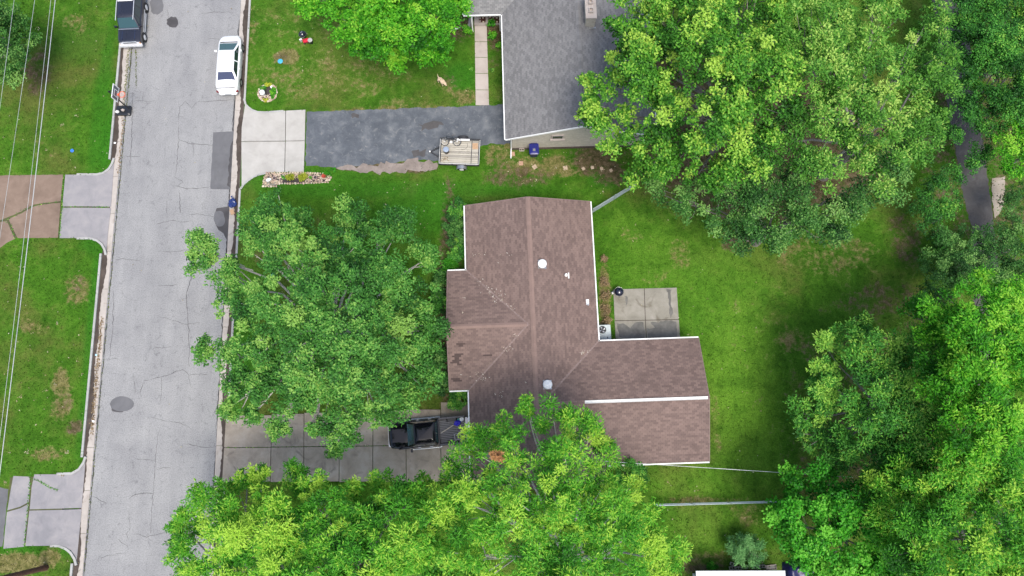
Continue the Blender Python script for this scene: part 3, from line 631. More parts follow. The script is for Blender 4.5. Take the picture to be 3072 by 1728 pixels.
T2 = [(800, -20, 60, 6), (850, 20, 60, 6), (890, 75, 55, 6), (955, 110, 58, 6.5), (1000, 60, 90, 8.5), (1080, 60, 78, 8), (1128, 20, 55, 7), (1095, 130, 42, 6), (935, 20, 75, 8), (1000, 150, 36, 5.5), (1060, 115, 50, 6.5), (860, -40, 70, 7), (990, -40, 110, 9), (1120, -40, 60, 7), (905, 130, 30, 5.5), (1155, 0, 24, 6)]
tree('bright lime green broadleaf tree beside the walkway', (1000, 95), T2, LM['lime'], M['bark'], seed=5, L=.26, W=.16, per=48, dens=1.6, trunk_r=.3)
T3a = [(1600, 40, 80, 11), (1700, 30, 100, 12), (1560, 190, 70, 10), (1490, 215, 34, 9), (1510, 290, 52, 9), (1480, 285, 30, 8.5), (1560, 340, 70, 9.5), (1650, 160, 100, 12.5), (1660, 270, 90, 12), (1790, 120, 120, 14), (1780, 270, 110, 13.5), (1900, 220, 110, 13.5), (1900, 60, 110, 13.5), (1680, 390, 80, 10.5), (1770, 420, 80, 11), (1860, 380, 90, 12), (1880, -40, 110, 13), (1740, -50, 110, 12), (1600, 430, 46, 8), (1620, 120, 60, 10)]
tree('huge golden green shade tree overhanging the grey roof', (1790, 370), T3a, LM['gold'], M['bark'], seed=8, L=.26, W=.15, per=52, dens=1.35, trunk_r=.5, cr=(.4, .8), vmean=.48)
T3b = [(2040, 100, 110, 13), (2160, 80, 100, 13), (2290, 150, 95, 12), (2345, 250, 62, 11), (2060, 240, 110, 13.5), (2190, 230, 110, 13.5), (2300, 360, 80, 11), (2180, 380, 100, 12), (2050, 390, 100, 12), (2090, -40, 110, 12), (2230, -30, 100, 12), (2360, 170, 50, 10), (1970, 330, 80, 12), (2330, 60, 60, 10)]
tree('pale olive crowned shade tree beside the narrow lane', (2070, 440), T3b, LM['olive'], M['bark'], seed=9, L=.25, W=.12, per=52, dens=1.3, trunk_r=.45, cr=(.4, .8), style='spray', vmean=.46)
T3c = [(1730, 500, 62, 7), (1810, 545, 62, 6.5), (1900, 550, 75, 7), (1990, 545, 75, 7), (2070, 550, 70, 7), (1850, 600, 46, 5.5), (1950, 610, 42, 5.5), (1655, 475, 40, 6), (2150, 500, 62, 7.5), (2230, 460, 55, 7.5), (1960, 470, 80, 8.5), (1850, 470, 70, 8.5), (2100, 590, 34, 5), (2260, 420, 44, 8)]
tree('dark leaved tree spreading low over the back lawn edge', (1900, 610), T3c, LM['dark'], M['bark'], seed=10, L=.22, W=.12, per=48, dens=1.5, trunk_r=.3, vmean=.52)
T4a = [(470, 1325, 52, 8), (540, 1260, 58, 9), (615, 1195, 42, 8), (600, 1340, 85, 11), (670, 1260, 50, 9.5), (470, 1420, 60, 9), (440, 1325, 26, 7), (700, 1340, 80, 11), (560, 1430, 80, 11), (660, 1440, 90, 11.5), (500, 1500, 80, 9), (650, 1520, 90, 10), (650, 1190, 30, 8), (570, 1310, 60, 10)]
tree('bright yellow green pecan tree leaning over the street', (700, 1430), T4a, LM['pecan'], M['bark'], seed=12, L=.3, W=.08, per=64, dens=1.55, trunk_r=.35, style='spray', vmean=.64)
T4b = [(740, 1205, 40, 8), (800, 1240, 52, 9), (780, 1310, 70, 10.5), (850, 1310, 75, 11), (880, 1240, 46, 9), (960, 1215, 36, 8), (1000, 1275, 70, 10), (1060, 1225, 36, 8), (900, 1400, 95, 12), (1020, 1370, 90, 12), (1095, 1310, 80, 11), (1050, 1460, 90, 12), (800, 1420, 85, 11.5), (880, 1510, 100, 11), (1030, 1540, 100, 11), (755, 1480, 60, 10), (930, 1320, 60, 11)]
tree('dense yellow green pecan tree beside the stained concrete driveway', (930, 1400), T4b, LM['pecan'], M['bark'], seed=13, L=.3, W=.08, per=64, dens=1.55, trunk_r=.38, style='spray', vmean=.58)
T4c = [(1325, 1025, 30, 9), (1275, 1090, 62, 10), (1205, 1110, 46, 9), (1395, 1060, 52, 10), (1460, 1095, 56, 10), (1510, 1110, 34, 9), (1150, 1165, 52, 9.5), (1290, 1190, 95, 12), (1420, 1180, 85, 12), (1500, 1200, 62, 10.5), (1345, 1310, 115, 13.5), (1475, 1290, 95, 12.5), (1590, 1270, 66, 10), (1220, 1280, 90, 12), (1190, 1410, 100, 12.5), (1370, 1430, 110, 13.5), (1520, 1400, 100, 12.5), (1630, 1340, 56, 10), (1680, 1400, 52, 9.5), (1640, 1440, 60, 10), (1400, 1540, 110, 12), (1560, 1520, 90, 11), (1130, 1240, 60, 10), (1600, 1215, 26, 8)]
PEC = tree('tall yellow green pecan tree overhanging the brown garage roof', (1420, 1375), T4c, LM['pecan'], M['bark_pale'], seed=14, L=.3, W=.075, per=60, dens=1.6, trunk_r=.4, style='spray', vmean=.62)
g = np.random.default_rng(77); c_ = np.array(G(1497, 1372, 13.6)) - np.array(PEC.location)
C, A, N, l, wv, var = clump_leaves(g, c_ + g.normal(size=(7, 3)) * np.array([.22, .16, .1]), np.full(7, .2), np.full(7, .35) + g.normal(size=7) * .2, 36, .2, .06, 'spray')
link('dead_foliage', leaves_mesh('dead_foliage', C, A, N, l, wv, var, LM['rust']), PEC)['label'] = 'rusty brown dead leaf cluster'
T5a = [(2090, 870, 52, 5.8), (2060, 940, 56, 5.8), (2100, 1000, 66, 6.5), (2030, 1040, 46, 5.0), (2035, 1110, 50, 5.0), (2100, 1130, 62, 5.8), (2190, 900, 72, 7.2), (2200, 1030, 95, 7.9), (2200, 1150, 80, 7.2), (2290, 890, 75, 7.6), (2320, 1000, 95, 8.6), (2330, 1110, 90, 8.6), (2160, 830, 38, 5.4), (2380, 900, 80, 7.9)]
tree('deep green ash tree along the back lawn', (2180, 1060), T5a, LM['ash'], M['bark'], seed=16, L=.26, W=.1, per=56, dens=2.1, trunk_r=.4, style='spray', vmean=.55)
T5d = [(2350, 800, 66, 10), (2440, 780, 75, 11), (2520, 820, 75, 11), (2450, 880, 85, 12), (2540, 930, 90, 12), (2440, 980, 95, 12.5), (2540, 1060, 100, 12.5), (2440, 1100, 90, 12), (2300, 780, 40, 8.5), (2600, 860, 80, 11), (2560, 740, 60, 10), (2400, 840, 70, 10.5), (2370, 960, 80, 11), (2480, 720, 50, 9)]
tree('light green ash tree with yellow shoots near the dark shrubs', (2420, 960), T5d, LM['lime'], M['bark'], seed=17, L=.28, W=.1, per=56, dens=2.1, trunk_r=.4, style='spray', vmean=.46)
T5b = [(1990, 1210, 40, 5.5), (2000, 1255, 44, 6), (1965, 1310, 46, 6), (2060, 1240, 60, 7), (2040, 1330, 80, 7.5), (2140, 1290, 75, 8), (2120, 1410, 80, 7.5), (2040, 1420, 50, 6.5), (2220, 1400, 75, 8), (2200, 1480, 80, 7.5), (2000, 1370, 40, 6), (2080, 1180, 30, 5)]
tree('vivid emerald green maple beside the navy tarpaulin', (2080, 1340), T5b, LM['vivid'], M['bark'], seed=18, L=.22, W=.17, per=52, dens=1.8, trunk_r=.28, vmean=.5)
T5c = [(2260, 1260, 75, 10), (2360, 1240, 90, 11), (2460, 1230, 90, 11.5), (2550, 1200, 80, 11), (2320, 1360, 95, 11.5), (2430, 1360, 100, 12), (2540, 1330, 100, 12), (2350, 1470, 95, 11), (2480, 1470, 100, 11), (2590, 1440, 90, 11), (2600, 1280, 80, 11), (2280, 1190, 70, 9.5), (2400, 1170, 80, 11), (2500, 1140, 80, 11.5), (2200, 1220, 60, 8.5), (2230, 1310, 70, 9.5)]
tree('yellow tipped ash tree behind the emerald maple', (2420, 1330), T5c, LM['pecan'], M['bark'], seed=19, L=.27, W=.09, per=56, dens=2.1, trunk_r=.4, style='spray', vmean=.46)
T6 = [(2450, 50, 70, 6), (2540, 40, 80, 6.5), (2470, 150, 70, 6), (2555, 150, 75, 6.5), (2455, 260, 52, 5), (2540, 260, 60, 5.5), (2430, 200, 40, 5), (2600, 60, 80, 6), (2600, 230, 70, 6), (2480, -40, 90, 6), (2415, 80, 52, 5.5), (2412, 150, 46, 5.5), (2425, 235, 44, 5), (2440, 310, 40, 5), (2500, 330, 40, 5), (2500, 100, 80, 6.5), (2560, 250, 80, 6), (2590, 330, 50, 5), (2470, 390, 34, 4), (2440, 420, 26, 4), (2390, 340, 30, 4)]
tree('dark green thicket tree at the far side of the lane', (2480, 190), T6, LM['ash'], M['bark'], seed=21, L=.2, W=.11, per=50, dens=2.2, trunk_r=.22, vmean=.3)
T6b = [(2540, 370, 44, 5.5), (2560, 320, 34, 5.5), (2545, 430, 30, 5), (2590, 400, 40, 5.5)]
tree('small bright green sapling arching over the lane', (2545, 410), T6b, LM['lime'], M['bark'], seed=22, L=.2, W=.12, per=44, dens=1.6, trunk_r=.12, vmean=.5)
for i, (lab, bs, lobes, mt, vm) in enumerate([
        ('low dark bush between the lane and the back lawn', (2345, 560), [(2330, 540, 42, 2.6), (2370, 500, 46, 3), (2345, 600, 40, 2.4), (2380, 450, 36, 3), (2325, 480, 30, 2.5)], 'ash', .2),
        ('dark leafy bush over the end of the lane', (2420, 640), [(2400, 625, 46, 3), (2450, 600, 40, 3), (2380, 680, 50, 3), (2450, 680, 56, 3.4), (2340, 660, 36, 2.4), (2350, 720, 46, 3)], 'dark', .42),
        ('large dark bush on the far side of the lane end', (2510, 640), [(2500, 610, 48, 3.4), (2550, 570, 46, 3.4), (2540, 660, 60, 3.6), (2500, 700, 50, 3.4), (2580, 700, 60, 3.8), (2560, 500, 40, 3)], 'dark', .5)]):
    tree(lab, bs, lobes, LM[mt], M['bark'], seed=30 + i, L=.17, W=.09, per=40, dens=3.2, cr=(.3, .55), trunk_r=.08, cat='bush', name='bush', vmean=vm)
T7 = [(15, 50, 50, 5), (60, 85, 36, 4.5), (85, 105, 24, 4), (25, 130, 52, 5), (5, 195, 42, 4.5), (-30, 100, 80, 6), (60, 140, 26, 4), (40, 180, 26, 4), (-30, 30, 60, 5.5)]
tree('dark green tree under the overhead wires', (10, 140), T7, LM['dark'], M['bark'], seed=25, L=.2, W=.12, per=44, dens=1.8, trunk_r=.25, vmean=.55)
tree('rounded glossy shrub at the corner of the rear gable', (1577, 1180), [(1580, 1185, 36, 2.6), (1566, 1165, 24, 2.4), (1600, 1200, 24, 2)], LM['ash'], M['bark'], seed=40, L=.2, W=.08, per=46, dens=4, cr=(.25, .42), trunk_r=.07, cat='shrub', name='shrub', style='spray', vmean=.5)
tree('feathery blue green shrub behind the row of cinder blocks', (1880, 1392), [(1880, 1385, 40, 1.6), (1850, 1375, 26, 1.3), (1905, 1395, 26, 1.2), (1872, 1360, 22, 1.2)], leaf_mat('juniper_leaf', [(.04, .14, .045), (.1, .28, .08), (.2, .42, .14)]), M['bark'], seed=41, L=.24, W=.04, per=46, dens=5, cr=(.25, .4), trunk_r=.06, cat='shrub', name='shrub', style='spray', vmean=.5)
# hedge shrubs along the front of the brown house
for i, (x, y, r, mt, lab) in enumerate([(1378, 630, 26, 'ash', 'green shrub where the front eave meets the gable facing the fence'), (1372, 670, 30, 'dark', 'dark round leaved shrub against the front wall'), (1380, 715, 24, 'dark', 'small dark shrub in the middle of the front hedge'), (1378, 755, 26, 'ash', 'mixed green shrub next to the bright fern by the front wall'),
                                        (1330, 850, 28, 'dark', 'dark shrub beside the cross gable on the fern side'), (1328, 905, 28, 'ash', 'green shrub beside the cross gable'), (1330, 1080, 26, 'dark', 'dark shrub in shade at the cross gable'), (1340, 1150, 28, 'dark', 'low dark shrub at the driveway corner of the cross gable'), (1385, 1195, 30, 'ash', 'shrub in the wall recess beside the pickup')]):
    k = y / KS
    tree(lab, (x / KS, k), [(x / KS - 4, k, r * 1.1 / KS, 1.4), (x / KS - 14, k + 12, r * .8 / KS, 1.0), (x / KS - 4, k - 14, r * .8 / KS, 1.2)], LM[mt], M['bark'], seed=50 + i, L=.14, W=.09, per=34, dens=7, cr=(.18, .3), trunk_r=.04, cat='shrub', name='shrub', vmean=.4, twigs=False, group='shrubs along the front of the brown house')
plant('fern', 'bright feathery fern in the corner of the front wall', (1352, 795), .75, .7, LM['vivid'], 'fern', 61, n=520, L=.34, W=.05, style='spray', vmean=.55)
plant('fern', 'smaller dark fern beside the bright feathery fern', (1322, 822), .55, .5, LM['ash'], 'fern', 62, n=300, L=.28, W=.05, style='spray', vmean=.55)
for i, (y, r) in enumerate([(780, .35), (850, .45), (890, .5), (930, .45), (965, .4)]):
    plant('dry_shrub', ['small brown dried shrub farthest from the patio along the rear eave', 'brown dried shrub just behind the patio kettle grill', 'large brown dried shrub between rear eave and patio edge', 'brown dried shrub beside the patio joint under the rear eave', 'brown dried shrub next to the air conditioner'][i], (1812 + i * 2, y), r, .5, LM['brownleaf'], 'shrub', 70 + i, n=220, L=.14, W=.05, style='spray', group='dried shrubs behind the brown house')
for i, (px, lab, r) in enumerate([((1402, 96), 'leafy green plant left of the walkway by the porch', .55), ((1478, 112), 'light green bush between walkway and grey eave', .42), ((1500, 140), 'pale green bush under the grey eave', .35), ((1474, 76), 'dark green bush beside the porch bricks', .42)]):
    plant('bush', lab, px, r, .6, LM['lime' if i < 3 else 'vivid'], 'bush', 80 + i, n=260, L=.15, W=.1)
plant('flowering_plant', 'small pinkish flowering plant right of the walkway', (1473, 213), .28, .25, LM['olive'], 'plant', 90, n=120, L=.1, W=.05)
plant('flowering_plant', 'small green flowering plant left of the walkway', (1416, 212), .24, .25, LM['ash'], 'plant', 91, n=100, L=.1, W=.05)
plant('weed', 'dark green weeds between the shed and the pecan tree', (2135, 1695), .5, .35, LM['vivid'], 'weed', 92, n=220, L=.2, W=.05, style='spray', vmean=.35)
plant('weed', 'dark weeds between the gravel bed and the asphalt edge', (1000, 512), .3, .2, LM['vivid'], 'weed', 93, n=80, L=.15, W=.05, style='spray', vmean=.4)
# weeds in the gutter joints, leaf litter
def scatter(name, label, spots, mat, L, W, seed, spread=.12, z=.02, upright=.6):
    g = np.random.default_rng(seed); C = []
    for x, y, n, sx, sy in spots:
        p = np.array([(G(x + g.normal() * sx, y + g.normal() * sy, z)) for _ in range(n)]); C.append(p)
    C = np.concatenate(C); n = len(C); A = rand_dirs(g, n); A[:, 2] = np.abs(A[:, 2]) * upright; N = unit(np.array([0, 0, 1.]) + g.normal(size=(n, 3)) * .4)
    C[:, 2] = z + g.random(n) * .03
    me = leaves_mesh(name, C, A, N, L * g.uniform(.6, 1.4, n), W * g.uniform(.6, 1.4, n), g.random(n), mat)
    return tag(link(name, me), label, name.replace('_', ' '), None, 'stuff')
sp = []
for y in range(150, 1720, 9):
    x = 395 - .091 * (y - 150); sp.append((x, y, 5 if y < 320 else 2, 1.4, 4))
for y in range(150, 260, 6): sp.append((408, y, 4, 1.2, 3))
for y in range(150, 320, 6): sp.append((386 - .091 * (y - 150), y, 6, 2.2, 3))
scatter('gutter_weeds', 'thin green weeds growing along the gutter joint', sp, LM['weed'], .12, .05, 3)
sp = [(g_ * 1.0, 621, 3, 3, 1) for g_ in range(186, 330, 9)] + [(192 - (y - 524) * .065, y, 4, 1.3, 3) for y in range(526, 716, 5)] + [(181 - k * 14, 606 + k * k * .42, 3, 5, 1.4) for k in range(13)] + [(33 + k * 2, 672 + k * 8, 5, 2, 3) for k in range(6)]
sp += [(92 - k * .9, 1425 + k * 10, 6, 1.4, 4) for k in range(22)] + [(105 + k * 5, 1437 + k * 2.6, 7, 3, 1.5) for k in range(14)] + [(x, 1343 - (x - 676) * .012, 2, 4, 1) for x in range(680, 1200, 12)]
scatter('joint_weeds', 'grass and moss growing in the driveway joints', sp, LM['ash'], .13, .05, 4, z=.1)
g = np.random.default_rng(5); sp = []
for (x0, x1, y0, y1, n) in [(10, 330, 10, 510, 50), (10, 250, 770, 1400, 60), (750, 1400, 10, 300, 50), (1000, 1400, 540, 700, 40), (1520, 1870, 450, 560, 60), (1850, 2300, 640, 1400, 60), (360, 700, 20, 1700, 16), (730, 1000, 600, 1200, 40), (0, 240, 1650, 1728, 10), (2000, 2300, 1400, 1700, 20)]:
    for _ in range(n): sp.append((g.uniform(x0, x1), g.uniform(y0, y1), int(g.integers(1, 3)), 1.0, 1.0))
for x, y, n in [(114, 86, 8), (229, 348, 12), (187, 373, 9), (13, 412, 5), (139, 450, 7), (62, 1190, 10), (135, 1170, 8), (233, 1080, 6), (200, 1356, 14), (81, 1355, 14), (168, 1155, 9), (172, 968, 7), (244, 1122, 4), (224, 508, 6), (1615, 690, 3), (1608, 540, 8), (1810, 575, 7), (1430, 590, 3), (776, 773, 6), (1100, 1335, 5), (15, 1448, 12), (185, 1425, 10)]:
    sp.append((x, y, n, 3.4, 3.0))
scatter('fallen_leaves', 'pale fallen leaves scattered over lawns and street', sp, leaf_mat('litter_leaf', [(.2, .15, .07), (.36, .31, .17), (.55, .52, .4)], None, .1), .1, .06, 6, z=.11, upright=.25)
sp = [(375 - .088 * (y - 300), y, 5, 2.4, 5) for y in range(330, 520, 8)] + [(306 - .088 * (y - 950), y, 9, 3.2, 5) for y in range(960, 1300, 8)]
scatter('gutter_leaves', 'brown rotting leaves lying in the west gutter', [s for s in sp], LM['brownleaf'], .12, .07, 8, z=.02, upright=.2)

# ------------------------------------------------------------------ shingled roofs
def clip_rect(poly, x0, x1, y0, y1):
    """clip rectangle by convex ccw polygon"""
    out = [(x0, y0), (x1, y0), (x1, y1), (x0, y1)]
    n = len(poly)
    for i in range(n):
        ax, ay = poly[i]; bx, by = poly[(i + 1) % n]; nx, ny = -(by - ay), bx - ax; res = []
        for k in range(len(out)):
            p, q = out[k], out[(k + 1) % len(out)]
            dp = (p[0] - ax) * nx + (p[1] - ay) * ny; dq = (q[0] - ax) * nx + (q[1] - ay) * ny
            if dp >= 0: res.append(p)
            if dp * dq < 0: t = dp / (dp - dq); res.append((p[0] + (q[0] - p[0]) * t, p[1] + (q[1] - p[1]) * t))
        out = res
        if len(out) < 3: return []
    return out
def shingle_mats(name, cols, pos=None):
    ms = []
    for k in (0, 1):
        m, nt, ln, b = new_mat(name + ('_field' if k == 0 else '_piece')); g_ = nt.new('ShaderNodeNewGeometry'); P = g_.outputs['Position']
        if k == 0: a = nt.new('ShaderNodeAttribute'); a.attribute_name = 'var'; v = a.outputs['Fac']
        else: a = nt.new('ShaderNodeObjectInfo'); v = a.outputs['Random']
        n1 = noise(nt, ln, P, .45, 5, .6, .5); n2 = noise(nt, ln, P, 30, 3, .7)
        v = math2(nt, ln, 'ADD', math2(nt, ln, 'MULTIPLY', v, .3), math2(nt, ln, 'ADD', math2(nt, ln, 'MULTIPLY', n1.outputs[0], .4), .12))
        r = ramp(nt, cols, pos); ln.new(v, r.inputs[0])
        f = ramp(nt, [(.7, .7, .7), (1, 1, 1)], [.3, .6]); ln.new(n2.outputs[0], f.inputs[0])
        ln.new(mixc(nt, ln, .7, r.outputs[0], f.outputs[0], 'MULTIPLY'), b.inputs['Base Color']); b.inputs['Roughness'].default_value = .92; b.inputs['Specular IOR Level'].default_value = .2
        ms.append(m)
    return ms
def shingle_roof(root, slopes, E, t, mats, under, seed, pick, expo=.145, tab=.31, missing=()):
    """slopes: (polygon in plan, down) where down = unit plan vector pointing down the slope, zf(x,y) the height"""
    rn = random.Random(seed); V = []; F = []; VAR = []; nsing = 0
    sn = math.atan(t); cs = math.cos(sn); unit_me = None
    um = MB(); um.add([(0, 0, .004), (tab - .012, 0, .004), (tab - .012, expo + .03, -.002), (0, expo + .03, -.002), (0, 0, -.008), (tab - .012, 0, -.008)], [(0, 1, 2, 3), (4, 5, 1, 0), (0, 3, 4), (1, 5, 2)])
    unit_me = um.mesh('shingle', mats[1])
    deck = MB()
    for poly, down, zf in slopes:
        d = Vector((down[0], down[1])); al = Vector((-d.y, d.x))        # al x: along the eave; v: up slope in plan = -d
        uv = [(Vector(p).dot(al), -Vector(p).dot(d)) for p in poly]
        ar = sum(uv[i][0] * uv[(i + 1) % len(uv)][1] - uv[(i + 1) % len(uv)][0] * uv[i][1] for i in range(len(uv)))
        if ar < 0: uv = uv[::-1]
        u0, u1 = min(p[0] for p in uv), max(p[0] for p in uv); v0, v1 = min(p[1] for p in uv), max(p[1] for p in uv)
        def to3(u, v, h):
            x = al.x * u - d.x * v; y = al.y * u - d.y * v; z = zf(x, y)
            return (x + d.x * h * math.sin(sn), y + d.y * h * math.sin(sn), z + h * cs)
        pl = poly if sum(poly[i][0] * poly[(i + 1) % len(poly)][1] - poly[(i + 1) % len(poly)][0] * poly[i][1] for i in range(len(poly))) > 0 else poly[::-1]
        n = len(pl); o = [(p[0], p[1], zf(*p)) for p in pl]
        deck.add([(a, b, c - .012) for a, b, c in o] + [(a, b, c - .12) for a, b, c in o], [tuple(range(n)), tuple(range(2 * n - 1, n - 1, -1))] + [(i, n + i, n + (i + 1) % n, (i + 1) % n) for i in range(n)])
        ev = expo * cs; row = 0; v = v0
        while v < v1:
            u = u0 - (tab * .5 if row % 2 else 0) - rn.uniform(0, .03)
            while u < u1:
                q = clip_rect(uv, u + .006, u + tab - .006, v, min(v + ev * 1.2, v1 + .001)); u_ = u; u += tab
                if len(q) < 3: continue
                cx = sum(p[0] for p in q) / len(q); cy = sum(p[1] for p in q) / len(q); wx, wy = al.x * cx - d.x * cy, al.y * cx - d.y * cy
                if any(abs(wx - mx) < .2 and abs(wy - my) < .1 for mx, my in missing): continue
                full = len(q) == 4 and abs((q[1][0] - q[0][0]) - (tab - .012)) < .02
                if full and nsing < 300 and pick(wx, wy):
                    nsing += 1; o = link('shingle', unit_me, root); p0 = Vector(to3(u_ + .006, v, .012)); ex = Vector((al.x, al.y, 0)); ez = Vector((d.x * math.sin(sn), d.y * math.sin(sn), cs)); ey = ez.cross(ex)
                    o.matrix_local = Matrix(((ex.x, ey.x, ez.x, p0.x), (ex.y, ey.y, ez.y, p0.y), (ex.z, ey.z, ez.z, p0.z), (0, 0, 0, 1))); continue
                lift = rn.uniform(0, .006); b = len(V); k = len(q)
                for p in q: V.append(to3(p[0], p[1], .016 + lift if p[1] < v + ev * .6 else .006))
                F.append(tuple(range(b, b + k))); vv = rn.random(); VAR += [vv] * k
                for i in range(k):
                    p, r_ = q[i], q[(i + 1) % k]
                    if p[1] < v + .01 and r_[1] < v + .01:
                        c = len(V); V.append(to3(r_[0], r_[1], -.006)); V.append(to3(p[0], p[1], -.006)); VAR += [vv, vv]; F.append((b + i, c + 1, c, b + (i + 1) % k))
            v += ev; row += 1
    me = bpy.data.meshes.new('shingle_field'); me.from_pydata(V, [], F); me.update(); me.materials.append(mats[0])
    at = me.attributes.new('var', 'FLOAT', 'POINT'); at.data.foreach_set('value', np.array(VAR, np.float32))
    tag(link('shingle_field', me, root), kind='stuff')
    deck.build('roof_deck', under, root)
def bar3(mb, a, b, wd, h, up=Vector((0, 0, 1))):
    a, b = Vector(a), Vector(b); d = (b - a).normalized(); s = d.cross(up).normalized() * wd / 2; u = s.cross(d).normalized() * h / 2
    return mb.loft([[a + s + u, a - s + u, a - s - u, a + s - u], [b + s + u, b - s + u, b - s - u, b + s - u]])
M['brick_tan'] = None
def brick_mat(name, c1, c2, mortar, scale=1.0, axis='xz'):
    m, nt, ln, b = new_mat(name); tc = nt.new('ShaderNodeTexCoord'); sp = nt.new('ShaderNodeSeparateXYZ'); cb = nt.new('ShaderNodeCombineXYZ')
    ln.new(tc.outputs['Object'], sp.inputs[0]); ad = math2(nt, ln, 'ADD', sp.outputs[0], sp.outputs[1]); ln.new(ad, cb.inputs[0]); ln.new(sp.outputs[2], cb.inputs[1])
    br = nt.new('ShaderNodeTexBrick'); ln.new(cb.outputs[0], br.inputs['Vector']); br.inputs['Scale'].default_value = 1
    br.inputs['Brick Width'].default_value = .23 * scale; br.inputs['Row Height'].default_value = .083 * scale; br.inputs['Mortar Size'].default_value = .01
    for k, c in (('Color1', c1), ('Color2', c2), ('Mortar', mortar)): br.inputs[k].default_value = (*c, 1)
    ln.new(br.outputs[0], b.inputs['Base Color']); b.inputs['Roughness'].default_value = .9; bump(nt, ln, b, br.outputs['Fac'], -.5, .01)
    return m
M['brick_tan'] = brick_mat('tan_brick', (.3, .2, .14), (.38, .27, .2), (.4, .38, .34))
M['brick_white'] = brick_mat('painted_brick', (.44, .4, .33), (.58, .53, .44), (.33, .31, .27))

# ------------------------------------------------------------------ the brown house
def brown_house():
    E, t = 2.55, .325; A = G(1395, 617, E); ang = R(2.0)
    root = thing('house', 'single storey ranch house with brown shingle roof and white gutters', 'house', (A.x, A.y, .09), ang); E -= .09
    ye = -20.2; W_ = 9.24; h = W_ / 2; g0, g1 = -4.92, -13.48; gm = (g0 + g1) / 2; q = (g0 - g1) / 2; wx = -1.38
    r0, r1 = -10.41, -18.92; rm = (r0 + r1) / 2; s = (r0 - r1) / 2; ex = W_ + 7.13
    zl = lambda x, y: E + t * x; zr = lambda x, y: E + t * (W_ - x)
    zgt = lambda x, y: E + t * (g0 - y); zgb = lambda x, y: E + t * (y - g1); zwt = lambda x, y: E + t * (r0 - y); zwb = lambda x, y: E + t * (y - r1)
    S = [([(0, 0), (h, 0), (h, gm), (q, gm), (0, g0)], (-1, 0), zl), ([(0, g1), (q, gm), (h, gm), (h, ye), (0, ye)], (-1, 0), zl),
         ([(wx, g0), (0, g0), (q, gm), (wx, gm)], (0, 1), zgt), ([(wx, g1), (wx, gm), (q, gm), (0, g1)], (0, -1), zgb),
         ([(W_, 0), (W_, r0), (W_ - s, rm), (h, rm), (h, 0)], (1, 0), zr), ([(h, rm), (W_ - s, rm), (W_, r1), (W_, ye), (h, ye)], (1, 0), zr),
         ([(W_, r0), (ex, r0), (ex, rm), (W_ - s, rm)], (0, 1), zwt), ([(W_, r1), (W_ - s, rm), (ex, rm), (ex, r1)], (0, -1), zwb)]
    def loc(px, py, zz=3.0):
        p = G(px, py, zz) - Vector((A.x, A.y, 0)); c, sn = math.cos(-ang), math.sin(-ang); return (p.x * c - p.y * sn, p.x * sn + p.y * c)
    miss = []
    for px, py, n in [(1378, 1035, 2), (1384, 1040, 1), (1378, 1067, 1), (1372, 1073, 1), (1364, 1084, 2), (1376, 1090, 1), (1462, 1067, 1), (1362, 1138, 2)]:
        for k in range(n): miss.append(loc(px + k * 10, py))
    mats = shingle_mats('brown_shingle', [(.11, .078, .07), (.168, .12, .107), (.228, .162, .142), (.295, .2, .17)], [.15, .42, .68, .95])
    under = flat('roof_felt', (.07, .048, .044), .95)
    shingle_roof(root, S, E, t, mats, under, 1, lambda x, y: 5.0 < x < 7.2 and -6.2 < y < -.5, missing=miss)
    # ridge caps
    cap = lambda a, b, nm='ridge_cap': ridge(root, a, b, mats[0], t)
    rmat = shingle_mats('brown_ridge', [(.185, .13, .113), (.235, .165, .143), (.29, .2, .172)])
    for a_, b_ in (((0, g0), (q, gm)), ((0, g1), (q, gm)), ((W_, r0), (W_ - s, rm)), ((W_, r1), (W_ - s, rm))):
        za, zb = E, E + t * (q if a_[0] == 0 else s); mb = MB(); bar3(mb, (*a_, za + .012), (*b_, zb + .012), .13, .03); mb.build('valley_flashing', flat('valley_metal', (.2, .145, .13), .8, var=.3) if 'valley_metal' not in bpy.data.materials else bpy.data.materials['valley_metal'], root)
    ridge(root, (h, 0, E + t * h), (h, ye, E + t * h), rmat, t); ridge(root, (wx, gm, E + t * q), (q - .1, gm, E + t * q), rmat, t)
    # white ridge flashing on the rear wing
    mb = MB(); zz = E + t * s
    for k in (0, 1): bar3(mb, (7.9, rm - .05 + .1 * k, zz + .03), (ex - .1, rm - .05 + .1 * k, zz + .03), .11, .02, Vector((0, .3 * (1 - 2 * k), 1)))
    mb.build('ridge_flashing', M['offwhite'], root)
    # gutters on the eaves, white
    def gutter(a, b):
        mb = MB(); bar3(mb, (a[0], a[1], E - .06), (b[0], b[1], E - .06), .085, .12); return mb.build('gutter', M['white'], root)
    gutter((-.07, 0), (-.07, g0 + .05)); gutter((0.02, g0 + .07), (wx, g0 + .07)); gutter((wx, g1 - .07), (0.02, g1 - .07)); gutter((-.07, g1 - .05), (-.07, ye))
    gutter((W_ + .07, 0), (W_ + .07, r0 + .02)); gutter((W_, r0 + .07), (ex, r0 + .07)); gutter((W_ + .1, r1 - .07), (ex, r1 - .07))
    def rake(a, b, m_):
        mb = MB(); bar3(mb, a, b, .04, .2); return mb.build('rake_board', m_, root)
    fasc = flat('brown_fascia', (.2, .14, .13), .7)
    zz = E + t * h
    for y_ in (0.02, ye - .02):
        rake((0, y_, E - .1), (h, y_, zz - .1), fasc); rake((W_, y_, E - .1), (h, y_, zz - .1), fasc)
    rake((ex + .02, r0, E - .1), (ex + .02, rm, E + t * s - .1), fasc); rake((ex + .02, r1, E - .1), (ex + .02, rm, E + t * s - .1), fasc)
    rake((wx - .02, g0, E - .1), (wx - .02, gm, E + t * q - .1), fasc); rake((wx - .02, g1, E - .1), (wx - .02, gm, E + t * q - .1), fasc)
    # walls
    o = .45
